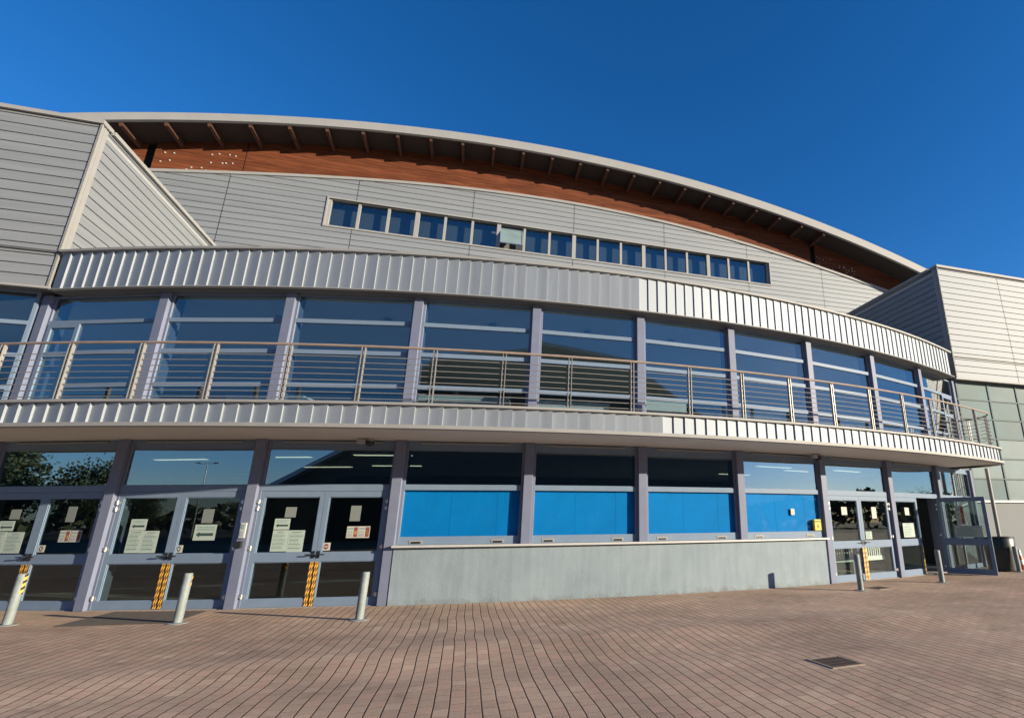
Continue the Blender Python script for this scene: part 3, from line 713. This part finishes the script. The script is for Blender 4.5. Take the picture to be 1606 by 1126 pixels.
# --- the two box wings
def wing(name, u0, u1, d, z0, z1, side_u, side_dir, seams):
    wg = empty("wing", uvz(side_u, d, z0)); wg.parent = B; wg.location = WORLD[wg.name] - WORLD[B.name]
    ff = Fr(V * d, U, -V); siding("front_siding", ff, u0, u1, z0 + .03, z1, wg, seams=seams)
    sf = Fr(U * side_u + V * 0, V, U * side_dir); siding("side_siding", sf, d + .02, DG + .3, z0 + .03, z1, wg)
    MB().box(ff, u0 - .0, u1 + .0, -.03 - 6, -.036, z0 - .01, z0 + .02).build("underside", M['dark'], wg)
    # parapet cap, corner trim, drip ledge
    cap = MB(); e0, e1 = (u0, side_u + .05 * side_dir) if side_dir > 0 else (side_u + .05 * side_dir, u1)
    cap.box(ff, e0, e1, -.30, .06, z1 + .03, z1 + .12); 
    cap.box(sf, d + .35, DG + .3, -.30, .06, z1 + .03, z1 + .12); cap.build("parapet_cap", M['trim'], wg)
    MB().box(ff, e0, e1, -.2, -.004, z1 - .0, z1 + .028).build("cap_gap", M['dark'], wg)
    ct = MB(); s = side_dir
    ct.box(ff, min(side_u - .004 * s, side_u + .028 * s), max(side_u - .004 * s, side_u + .028 * s), -.02, .028, z0, z1 + .03)
    ct.box(sf, d - .028, d + .21, -.01, .024, z0, z1 + .02); ct.box(sf, d + .06, d + .10, .024, .034, z0, z1 + .02)
    ct.build("corner_trim", M['trim'], wg)
    MB().box(ff, e0, e1, -.02, .035, Z_FT - .03, Z_FT + .015).build("drip_ledge", M['lead'], wg)
    MB().box(ff, e0, e1, -.05, .03, z0 - .02, z0 + .028).build("bottom_trim", M['trim'], wg)
    top = MB(); top.box(ff, u0, u1, -6.5, -.02, z1 - .15, z1 - .1).build("top_deck", M['roof'], wg)
    return wg
DL, DR = 12.99, 13.63
wing("wing", -22, -8.33, DL, 5.93, 9.82, -8.33, 1, ())
wing("wing", 15.47, 30, DR, 5.93, 10.03, 15.47, -1, (18.27, 21.1, 24, 27))
# glazing below the left wing (upper floor) and the glass screen below the right wing
lf = Fr(V * (DL + .28), U, -V)
wnd = empty("window", lf(-10, 0, Z_BT)); wnd.parent = B; wnd.location = WORLD[wnd.name] - WORLD[B.name]
mb = MB(); frame_rect(mb, lf, -16, -8.55, Z_BT, 5.93, .06, .06, .06, .05, -.05, .03)
for z in (5.25, 4.58, 3.93): mb.box(lf, -15.94, -8.61, -.045, .036, z - .04, z + .04)
mb.build("frame", M['frame'], wnd); pane(lf, -15.94, -8.61, Z_BT + .06, 5.88, wnd, M['glass_up'])
MB().box(Fr(V * 14.5, U, -V), -22, -10.9, -.2, 0, -.05, Z_BT - .01).build('base_wall', M['wall_pale'], B)
rf_ = Fr(V * (DR + .2), U, -V)
scr = empty("glass_screen", rf_(18, 0, 1.95)); scr.parent = B; scr.location = WORLD[scr.name] - WORLD[B.name]
M['poly2'] = mat("sky_toned_glass_pale", (.18, .235, .24), .55, 0, .3, .8, spec=.1); M['poly3'] = mat("sky_toned_glass_dull", (.11, .165, .175), .55, 0, .3, .8, spec=.1)  # more tones of the painted-in sky reflection, one picked per pane
ub = [15.2, 15.6, 16.98, 18.27, 19.6, 20.95, 22.3, 23.6, 25, 30]; zb_ = [1.97, 2.65, 3.31, 3.97, 4.63, 5.28, 5.91]
for u0, u1 in zip(ub[:-1], ub[1:]):
    for z0, z1 in zip(zb_[:-1], zb_[1:]):
        MB().box(rf_, u0 + .001, u1 - .001, -.03, -.01, z0 + .001, z1 - .001).build("pane", rnd.choice([M['polyglass'], M['polyglass'], M['poly2'], M['poly3']]), scr)
mb = MB()
for u in (15.6, 16.98, 18.27, 19.6, 20.95, 22.3, 23.6, 25): mb.box(rf_, u - .03, u + .03, -.01, .016, 1.97, 5.91)
for z in (5.28, 4.63, 3.97, 3.31, 2.65): mb.box(rf_, 15.2, 30, -.01, .013, z - .022, z + .022)
mb.build("glazing_bars", mat("glazing_bar_paint", (.145, .18, .178), .7, 0, .05, 3.0, spec=.1), scr)
MB().box(rf_, 15.2, 30, -.2, .07, 1.90, 1.968).build("base_trim", M['white'], scr)
MB().box(rf_, 15.0, 30, -.25, -.0, -.05, 1.897).build("base_wall", M['wall_pale'], scr)
# round post at the end of the balcony
MB().tube([(10.68, 17.03, 0), (10.68, 17.03, SOF - .003)], .055, 14).build("round_post", M['trim'], B, smooth=True)
# rear body so that nothing is hollow from the side
MB().box(Fr(V * (DG + .5), U, V), -21, 25, .2, 25, 0, 12).build("rear_body", M['siding'], B)

# ------------------------------------------------------------------ notices on the glass
def notice(b, a0, a1, z0, z1, label, style='text', cat='notice', group=None, frame=None, n=.0075, lean=0):
    f = frame or bayf(b)[0]
    o = f((a0 + a1) / 2, n, z0); g_ = Fr(o, f.x, f.y); w_, h_ = a1 - a0, z1 - z0
    mb = MB(); mb.box(g_, -w_ / 2, w_ / 2, 0, .0025, 0, h_, 0)
    def bar(x0, x1, y0, y1, mi): mb.poly([g_(-w_ / 2 + x * w_, .0035, y * h_) for x, y in ((x0, y0), (x1, y0), (x1, y1), (x0, y1))], mi)
    r = random.Random(int((a0 + b * 3) * 1000))
    if style == 'arrow':
        for y in (.82, .68): 
            x = .12
            while x < .84: k = r.uniform(.06, .14); bar(x, min(x + k, .9), y - .04, y + .04, 2); x += k + .03
        bar(.26, .90, .28, .46, 1); mb.poly([g_(-w_ / 2 + x * w_, .0035, y * h_) for x, y in ((.27, .19), (.27, .55), (.1, .37))], 1)
    elif style == 'text':
        y = .92; row = 0
        while y > .08:
            x = .08 + (r.random() * .25 if row in (0, 1) else 0); e = .92 - r.random() * .3
            while x < e: k = r.uniform(.05, .16); bar(x, min(x + k, e), y - .014, y + .014, 2 if row % 3 else 1); x += k + .03
            y -= .062; row += 1
    elif style == 'photo':
        bar(.05, .55, .72, .86, 2); bar(.05, .5, .48, .58, 2); bar(.05, .5, .1, .4, 3); bar(.62, .95, .08, .92, 4); bar(.66, .9, .3, .6, 5)
    elif style == 'round':
        c = [(.5 + .30 * math.cos(t * math.pi / 8), .5 + .38 * math.sin(t * math.pi / 8)) for t in range(16)]
        mb.poly([g_(-w_ / 2 + x * w_, .0035, y * h_) for x, y in c], 4)
        mb.poly([g_(-w_ / 2 + x * w_, .0042, y * h_) for x, y in ((.28, .44), (.72, .44), (.72, .56), (.28, .56))], 0)
    elif style == 'zero':
        c = [(.5 + .26 * math.cos(t * math.pi / 8), .5 + .38 * math.sin(t * math.pi / 8)) for t in range(16)]
        mb.poly([g_(-w_ / 2 + x * w_, .0035, y * h_) for x, y in c], 1)
        c = [(.5 + .13 * math.cos(t * math.pi / 8), .5 + .22 * math.sin(t * math.pi / 8)) for t in range(16)]
        mb.poly([g_(-w_ / 2 + x * w_, .0042, y * h_) for x, y in c], 0)
    o_ = mb.build("notice", [M['paper'] if style in ('text', 'arrow') else (M['paper_g'] if style == 'blank' and b < 4 else M['paper_w']), M['ink'], M['ink2'], M['grey_ob'], M['red'], M['orange']], None, origin=o, fix=False)
    return tag(o_, label, cat, group)
G_A, G_T, G_B = "arrow signs on the entrance doors", "text sheets on the entrance doors", "blank sheets on the entrance doors"
notice(1, .49, .775, 1.30, 1.472, "pale arrow sign on the leftmost glass door by the picture edge", 'arrow', 'sign', G_A)
notice(1, .38, .69, .925, 1.285, "printed text sheet cut off lowest left on the leftmost glass door", 'text', 'notice', G_T)
notice(1, .70, 1.02, .925, 1.28, "printed text sheet on the leftmost door, next to the door edge", 'text', 'notice', G_T)
notice(1, .64, .83, 1.50, 1.67, "small blank grey sheet above the arrow sign of the leftmost door", 'blank', 'notice', G_B)
notice(1, 1.72, 1.885, 1.445, 1.71, "tall blank grey sheet on the second door from the left, above two leaflets", 'blank', 'notice', G_B)
notice(1, 1.69, 1.885, 1.105, 1.303, "white leaflet with grey print on the second door from the left edge", 'photo', 'leaflet')
notice(1, 1.90, 2.10, 1.105, 1.301, "greyer leaflet right of the white one on the second door from the left edge", 'photo', 'leaflet')
notice(1, 1.355, 1.485, .94, 1.056, "small square sticker above the leftmost black and yellow striped door edge", 'zero', 'sticker')
notice(2, .425, .70, 1.293, 1.485, "pale dark-arrow sign above two text sheets left of the middle bollard", 'arrow', 'sign', G_A)
notice(2, .43, .685, .917, 1.288, "left one of two text sheets on the door behind the tilted middle bollard", 'text', 'notice', G_T)
notice(2, .69, .955, .915, 1.284, "right one of two text sheets on the door behind the tilted middle bollard", 'text', 'notice', G_T)
notice(2, 1.555, 1.93, 1.116, 1.384, "large green and white sheet with a long dark arrow, alone on its door", 'arrow', 'sign', G_A)
notice(2, 1.64, 1.83, 1.41, 1.648, "tall blank grey sheet just above the large arrow sheet", 'blank', 'notice', G_B)
notice(2, 1.29, 1.42, .917, 1.039, "square dark-ring sticker low on the door with the large arrow sheet", 'zero', 'sticker')
notice(3, .44, .70, 1.289, 1.476, "pale arrow sign on the door nearest left of the concrete wall's door pair", 'arrow', 'sign', G_A)
notice(3, .442, .71, .918, 1.278, "left one of two text sheets on the third door pair beside the concrete wall", 'text', 'notice', G_T)
notice(3, .715, .98, .906, 1.274, "right one of two text sheets on the third door pair beside the concrete wall", 'text', 'notice', G_T)
notice(3, .59, .775, 1.497, 1.676, "small blank grey sheet above the arrow sign of the third door pair", 'blank', 'notice', G_B)
notice(3, 1.71, 1.888, 1.424, 1.695, "tall blank pale sheet above the two red-edged leaflets", 'blank', 'notice', G_B)
notice(3, 1.69, 1.885, 1.132, 1.334, "left leaflet with red and orange picture, on the door by the concrete wall", 'photo', 'leaflet')
notice(3, 1.889, 2.088, 1.132, 1.334, "right leaflet with red and orange picture, on the door by the concrete wall", 'photo', 'leaflet')
notice(3, 1.305, 1.445, .924, 1.056, "white sticker with a dark red disc and white bar", 'round', 'sticker')
notice(8, .605, .80, 1.503, 1.69, "blank cream sheet on the first glass door right of the blue windows", 'blank', 'notice', G_B)
notice(8, 1.717, 1.895, 1.418, 1.695, "tall blank cream sheet on the second glass door right of the blue windows", 'blank', 'notice', G_B)
notice(8, 1.385, 1.62, .93, 1.112, "cream text sheet low beside the handle, second door right of the blue windows", 'text', 'notice', G_T)
notice(9, .635, .84, 1.50, 1.693, "blank cream sheet on the closed door left of the dark open doorway", 'blank', 'notice', G_B)
notice(9, .44, .975, .943, 1.297, "large pale text sheet on the closed door left of the dark open doorway", 'text', 'notice', G_T)
notice(7, 1.39, 1.50, 1.503, 1.643, "small white slip on the rightmost blue window", 'blank', 'notice', n=.0095)
# door left wide open: two sheets on its outer face
H_, Lt = Vector((8.13, 15.44, 0)), Vector((9.02, 14.71, 0)); x = (Lt - H_).normalized(); od = Fr(H_, x, Vector((x.y, -x.x, 0)))
if od.y.dot(Vector((-H_.x, -H_.y, 0))) < 0: od.y = -od.y
notice(9, .34, .98, .93, 1.22, "wide pale text sheet on the navy door standing open at the right", 'text', 'notice', frame=od)
notice(9, .42, .62, 1.24, 1.74, "tall white and dark poster on the navy door standing open at the right", 'photo', 'notice', frame=od)

# yellow box in the last blue window, card reader on a column
f, L = bayf(7); o = f(2.1, .045, 1.155)
yb = empty("call_box", o); tag(yb, "small yellow emergency box at the right end of the last blue window", "call box")
g_ = Fr(o, f.x, f.y)
MB().box(g_, -.10, .10, -.04, .035, 0, .25).build("case", M['yellow'], yb, bevel=.012)
MB().box(g_, -.085, .085, .035, .039, .19, .21).build("lid_line", M['ink'], yb)
MB().poly([g_(-.035, .037, .07), g_(.035, .037, .07), g_(0, .037, .145)]).build("warning_triangle", M['red'], yb, fix=False)
f3 = Fr(cyl(RC, TH[3] + DW / 2), tang(TH[3]), outw(TH[3])); o = f3(0, 0, 1.13)
cr_ = empty("card_reader", o); tag(cr_, "slim white intercom plate screwed to the lilac column between the second and third door pairs", "intercom")
g_ = Fr(o, f3.x, f3.y); MB().box(g_, -.05, .05, .0005, .03, .02, .28).build("plate", M['white'], cr_, bevel=.006)
MB().box(g_, -.028, .028, .0305, .034, .17, .25).build("screen", M['ink2'], cr_)
MB().box(g_, -.028, .028, .0305, .034, .05, .14).build("keypad", M['grey_ob'], cr_)
MB().box(g_, -.09, .03, .0005, .05, -.14, -.03).build("lock_case", M['black'], cr_, bevel=.006)

# security cameras under the balcony
def cctv(t, label):
    o = cyl(RG + .25, t, SOF - .006); r = empty("security_camera", o); tag(r, label, "camera", "cameras under the balcony")
    MB().tube([o, o - Z * .05], .05, 12).build("mount", M['grey_ob'], r, smooth=True)
    MB().lathe(o - Z * .14, [(.02, 0), (.06, .02), (.075, .06), (.07, .092)], 14).build("dome", M['black'], r, smooth=True)
    f = Fr(o, tang(t), outw(t)); MB().box(f, -.22, -.07, -.05, .05, -.10, -.012).build("junction_box", M['grey_ob'], r, bevel=.008)
cctv(.143, "dark dome camera under the balcony above the third door pair, by the first blue window")
cctv(.478, "dark dome camera under the balcony above the right-hand doors, by the last blue window")

# ------------------------------------------------------------------ bollards
def bollard(x, y, hgt, tape, label, lean=(0, 0), tape_ang=0.3, span=2.6, side=1):
    z = ground_h(x, y); o = Vector((x, y, z)); r = empty("bollard", o); tag(r, label, "bollard", "grey bollards along the entrance")
    top = o + Vector((lean[0], lean[1], hgt))
    mb = MB(); R0 = .058
    mb.tube([o - Z * .05, o + (top - o) * .5, top - Z * .012, top], [R0, R0, R0, R0 * .82], 18); mb.build("post", M['bollard'], r, smooth=True)
    MB().lathe(o, [(.135, -.02), (.135, .006), (.115, .011), (.06, .012)], 20).build("footing", M['wall_pale'], r)
    if tape:
        mb = MB(); z0, z1 = tape; n = 9
        for k in range(n):      # tape wrapped round most of the post, diagonal stripes
            for s in range(-2, int((z1 - z0) / .045) + 1):
                a0 = tape_ang + side * (k / n) * span; a1 = tape_ang + side * ((k + 1) / n) * span
                zz = [z0 + s * .045 + (k / n) * .09, z0 + s * .045 + ((k + 1) / n) * .09]
                q = []
                for a, zc in ((a0, zz[0]), (a1, zz[1]), (a1, zz[1] + .045), (a0, zz[0] + .045)):
                    zc = min(max(zc, z0), z1); c = o + (top - o) * (zc / hgt); q.append(c + Vector((math.cos(a), math.sin(a), 0)) * (R0 + .0015))
                if abs(q[0].z - q[3].z) > .004 or abs(q[1].z - q[2].z) > .004: mb.poly(q, s % 2)
        mb.build("hazard_tape", [M['tape_y'], M['tape_k']], r, fix=False)
    return r
bollard(-9.26, 8.62, .70, (.42, .695), "leftmost bollard at the picture edge, leaning, striped tape round its upper right side", (.02, .0), -.35, 3.0)
bollard(-6.817, 8.667, .685, (.50, .68), "middle bollard before the second door pair, a sliver of striped tape at its top right", (.015, 0), .15, 2.6)
bollard(-4.247, 8.85, .67, (.48, .60), "pale bollard nearest the concrete wall's left end", (.012, 0), 1.7, 2.1)
bollard(4.46, 11.935, .70, None, "dark bollard in front of the first door pair right of the concrete wall", (-.015, 0))
bollard(6.86, 13.33, .70, (.50, .68), "bollard before the open doorway at the right, taped at its top", (-.012, 0), 1.1, 2.0)
bollard(10.25, 15.75, .66, None, "half hidden bollard at the right picture edge beside the red and white cone", (-.02, 0))

# ------------------------------------------------------------------ mats, drains, bin, cone
def q_ground(pts, z): return [Vector((p[0], p[1], ground_h(p[0], p[1]) + z)) for p in pts]
dm = MB(); dm.prism(q_ground(((-8.39, 8.45), (-6.88, 8.66), (-7.24, 9.80), (-8.78, 9.77)), .004), (0, 0, .008))
tag(dm.build("door_mat", M['mat'], None, origin=(-7.8, 9.2, 0)), "dark flat mat on the pavers in front of the second door pair", "door mat")
def drain(c, size, ang, label, bars=9):
    o = Vector((c[0], c[1], ground_h(*c) + .003)); r = empty("drain_cover", o); tag(r, label, "drain", "drains in the paving")
    x = Vector((math.cos(ang), math.sin(ang), 0)); f = Fr(o, x, Vector((-x.y, x.x, 0))); h = size / 2
    mb = MB(); frame_rect(mb, Fr(o, x, Z, Vector((-x.y, x.x, 0))), -h, h, -h, h, .025, .025, .025, .025, -.02, .005); mb.build("surround", M['stone'], r)
    MB().box(f, -h + .024, h - .024, -h + .024, h - .024, .0005, .002).build("pit", M['black'], r)
    mb = MB(); 
    for k in range(bars):
        a = -h + .045 + (size - .09) * k / (bars - 1); mb.box(f, a - .010, a + .010, -h + .036, h - .036, .0022, .0044)
    for k in range(4):
        a = -h + .06 + (size - .12) * k / 3; mb.box(f, -h + .036, h - .036, a - .008, a + .008, .0024, .0040)
    mb.build("grating", M['iron'], r)
drain((1.915, 6.04), .40, R_(22), "rusty square drain grate out on the open paving at lower right")
drain((5.0, 12.35), .42, R_(24), "small drain grate next to the bollard right of the concrete wall")
o = Vector((10.12, 16.22, 0)); r = empty("litter_bin", o); tag(r, "tall black round litter bin between the open door and the pale wall", "bin")
MB().lathe(o, [(.30, 0), (.36, .03), (.385, .5), (.40, .84), (.385, .865)], 28).build("body", M['bin'], r, smooth=True)
MB().lathe(o, [(.386, .8655), (.405, .868), (.405, .90), (.37, .905), (.36, .87)], 28).build("rim", M['black'], r, smooth=True)
o = Vector((10.66, 16.25, 0)); r = empty("traffic_cone", o); tag(r, "red and white traffic cone at the right picture edge", "cone")
MB().box(Fr(o, (1, 0, 0), (0, 1, 0)), -.17, .17, -.17, .17, 0, .03).build("base", M['terracotta'], r, bevel=.01)
mb = MB()
prof = [(.13, .03), (.105, .16), (.103, .165), (.082, .28), (.08, .285), (.06, .40), (.058, .405), (.035, .55)]
for k, (p, q) in enumerate(zip(prof[:-1], prof[1:])): mb.lathe(o, [p, q], 18, 1 if k in (2, 3, 6) else 0)
mb.build("cone_body", [M['terracotta'], M['white_ob']], r, smooth=True)

# ------------------------------------------------------------------ furniture seen through the glass
def table(t, r_, w_, d_, h_, m, label, floor, solid=False):
    o = cyl(r_, t, floor + .003); r = empty("table", o); tag(r, label, "table", "white tables on the upper floor"); f = Fr(o, tang(t), outw(t))
    MB().box(f, -w_ / 2, w_ / 2, -d_ / 2, d_ / 2, h_ - .03, h_).build("table_top", m, r)
    if solid: MB().box(f, -w_ / 2 + .02, w_ / 2 - .02, d_ / 2 - .05, d_ / 2 - .02, .05, h_ - .031).build("front_panel", m, r)
    for sx in (-1, 1):
        for sy in (-1, 1):
            a, b2 = sx * (w_ / 2 - .05), sy * (d_ / 2 - .08); MB().box(f, a - .02, a + .02, b2 - .02, b2 + .02, 0, h_ - .031).build("leg", M['grey_ob'], r)
ZF = Z_BT
table(.06, 28.2, 1.5, .6, .55, M['white_ob'], "low white counter behind the upper glass right of the second upper column", ZF, True)
table(.19, 28.1, 2.1, .7, .62, M['white_ob'], "long white counter behind the upper glass of the bay above the first blue window", ZF, True)
table(.275, 28.2, 1.6, .7, .58, M['white_ob'], "white counter behind the upper glass above the second blue window", ZF, True)
table(.352, 28.0, 1.1, .7, .80, M['white_ob'], "taller white desk behind the upper glass above the third blue window", ZF, True)
table(.44, 28.1, 1.8, .7, .60, M['white_ob'], "white counter behind the upper glass above the fourth blue window", ZF, True)
table(.53, 28.2, 1.6, .6, .58, M['white_ob'], "white counter behind the upper glass above the right-hand doors", ZF, True)
# slatted barrier and a round orange seat inside the right-hand doors
for k, (t, wd) in enumerate(((.535, 2.0), (.605, 1.3))):
    o = cyl(27.6, t, .006); r = empty("slatted_barrier", o); f = Fr(o, tang(t), outw(t))
    tag(r, ("wide" if k == 0 else "narrow") + " white slatted barrier inside the " + ("first" if k == 0 else "second") + " door pair right of the concrete wall", "barrier", "slatted barriers inside the doors")
    mb = MB(); mb.box(f, -wd / 2, wd / 2, -.03, .03, .74, .80); mb.box(f, -wd / 2, wd / 2, -.025, .025, .30, .42); mb.build("rails", M['white_ob'], r)
    mb = MB(); n = int(wd / .1)
    for q in range(n + 1):
        a = -wd / 2 + wd * q / n; mb.prism([f(a - .02, -.01, .42), f(a + .02, -.01, .42), f(a - .02 + .04, -.01, .74), f(a - .06 + .04, -.01, .74)], f.y * .02)
    mb.build("slats", M['white_ob'], r)
    mb = MB(); 
    for s in (-1, 1): mb.box(f, s * wd / 2 - .03, s * wd / 2 + .03, -.03, .03, 0, .299)
    mb.build("feet", M['grey_ob'], r)
o = cyl(28.1, .505, .006); r = empty("round_seat", o); tag(r, "round orange seat just inside the first door right of the concrete wall", "seat")
MB().lathe(o, [(.30, .06), (.42, .12), (.44, .30), (.36, .38)], 24).build("cushion", M['terracotta'], r, smooth=True)
MB().lathe(o, [(.26, 0), (.26, .059)], 20).build("base", M['grey_ob'], r)

# ------------------------------------------------------------------ what the glass reflects: the far side of the plaza
hb = empty("market_hall", (8, -34, 0)); tag(hb, "dark gabled hall across the plaza, seen only mirrored in the windows", "building")
f = Fr((8, -34, 0), (1, 0, 0), (0, -1, 0))
prof = [(-32, 3.5), (-10, 17), (7, 20.5), (34, 20), (54, 12), (80, 4)]
mb = MB(); mb.prism([f(-32, 0, 0), f(80, 0, 0)] + [f(x, 0, z) for x, z in reversed(prof)], f.y * 30); mb.build("wall", M['hall_dark'], hb)
mb = MB(); mb.sweep([(f(x, -1.2, z + .02), Vector((0, -1, 0)), Z) for x, z in prof], [(0, 0), (32, 0), (32, .4), (0, .4)]); mb.build("roof", M['roof'], hb)
for k in range(9):
    a = -20 + k * 5; mb = MB(); mb.box(f, a - .9, a + .9, -.05, -.01, 1.0, 2.8); mb.build("window", M['glass'], hb)
def make_tree(seed, h, wd, nl):
    r = random.Random(seed); o = Vector((0, 0, 0)); root = empty("tree", o)
    mb = MB(); mb.tube([(0, 0, -.1), (.05, 0, h * .25), (.0, .1, h * .6), (.1, 0, h * .9)], [h * .03, h * .024, h * .015, .03], 8)
    tips = []
    for k in range(9):
        a = k * 2.4; z0 = h * (.28 + .06 * k); e = Vector((math.cos(a) * wd * .36, math.sin(a) * wd * .36, z0 + h * .14)); mb.tube([(0, 0, z0), e * .5 + Vector((0, 0, z0 * .5)), e], [h * .012, h * .008, .03], 6); tips.append(e)
    mb.build("trunk", M['bark'], root, smooth=True)
    mb = MB(); cl = tips + [Vector((r.uniform(-.3, .3) * wd, r.uniform(-.3, .3) * wd, h * r.uniform(.35, .93))) for _ in range(14)]
    for k in range(nl):
        c = cl[k % len(cl)]; s = wd * .17 * (1.1 - .5 * c.z / h)
        p = c + Vector((r.gauss(0, s), r.gauss(0, s), r.gauss(0, s * .8)))
        d1 = Vector((r.gauss(0, 1), r.gauss(0, 1), r.gauss(0, 1))).normalized(); d2 = d1.cross(Vector((r.gauss(0, 1), r.gauss(0, 1), r.gauss(0, 1)))).normalized(); q = h * .024
        mb.poly([p - d1 * q, p + d2 * q * .6, p + d1 * q, p - d2 * q * .6])
    mb.build("crown", M['leaf'], root, fix=False); return root
def copy_tree(src, loc, rz, s):
    c = src.copy(); col.objects.link(c); c.location = loc; c.rotation_euler = (0, 0, rz); c.scale = (s, s, s)
    for ch in src.children:
        d = ch.copy(); col.objects.link(d); d.parent = c
    return c
t1_, t2_ = make_tree(3, 9.5, 9, 4200), make_tree(11, 12, 8, 4200)
def polar(ax, ay, dist, deg): return (ax + dist * math.cos(R_(deg)), ay + dist * math.sin(R_(deg)), 0)
t1_.location = polar(-9, 10, 96, -141); t2_.location = polar(-9, 10, 104, -146)
tag(t1_, "broad dark tree at the near end of the tree row mirrored in the leftmost window", "tree", "trees across the plaza")
tag(t2_, "taller dark tree beside the broad one mirrored in the leftmost window", "tree", "trees across the plaza")
spots = [(-9, 10, 98, -151, 1.05, t1_), (-9, 10, 108, -156, 1.0, t2_), (-9, 10, 100, -161, 1.1, t1_), (-9, 10, 112, -166, 1.0, t2_), (-9, 10, 105, -171, 1.1, t1_), (-9, 10, 110, -137, .6, t1_), (-9, 10, 108, -128, .55, t2_),
         (5, 13, 120, -37, .75, t1_), (5, 13, 124, -33, .62, t2_), (5, 13, 118, -26, .7, t1_), (5, 13, 128, -21, .6, t2_), (5, 13, 122, -3, .72, t1_), (5, 13, 126, 3, .7, t2_), (5, 13, 120, 9, .8, t1_)]
for k, (ax, ay, dd, deg, s, src) in enumerate(spots):
    tag(copy_tree(src, polar(ax, ay, dd, deg), k * 1.3, s), "dark leafy tree across the plaza, seen only as a mirrored outline", "tree", "trees across the plaza")
# the far wood that closes the view behind the photographer
mb = MB(); r = random.Random(5)
for k in range(15000):
    deg = r.uniform(-185, 30); dd = r.uniform(135, 150); top = (4.2 if deg < -45 else 7.4) + 1.5 * math.sin(deg * .21) * math.sin(deg * .57 + 1) + .8 * math.sin(deg * 1.9)
    p = Vector(polar(0, 10, dd, deg)) + Z * (top * r.random() ** .6); q = r.uniform(.5, 1.1)
    d1 = Vector((r.gauss(0, 1), r.gauss(0, 1), r.gauss(0, .6))).normalized(); d2 = d1.cross(Vector((r.gauss(0, 1), r.gauss(0, 1), r.gauss(0, 1)))).normalized()
    mb.poly([p - d1 * q, p + d2 * q * .7, p + d1 * q, p - d2 * q * .7])
wd_ = mb.build("far_wood", M['leaf'], None, origin=(0, -130, 0), fix=False); tag(wd_, "low dark belt of trees far across the plaza, only mirrored in the glass", "wood", kind='stuff')
def street_lamp(x, y, label):
    o = Vector((x, y, 0)); r = empty("street_lamp", o); tag(r, label, "street lamp", "lamps across the plaza")
    MB().tube([o, o + Z * 4, o + Z * 9], [.09, .075, .05], 10).build("pole", M['metal_pole'], r, smooth=True)
    MB().box(Fr(o, (1, 0, 0), (0, 1, 0)), -1.2, 1.2, -.04, .04, 9.0, 9.06).build("arm", M['metal_pole'], r)
    for s in (-1, 1): MB().box(Fr(o, (1, 0, 0), (0, 1, 0)), s * 1.2 - .35, s * 1.2 + .35, -.13, .13, 9.07, 9.17).build("lamp_head", M['metal_pole'], r, bevel=.03)
street_lamp(-55, -58, "double-headed street lamp mirrored in the glass above the second door pair")
street_lamp(78, -10, "double-headed street lamp mirrored in the glass above the right-hand doors")
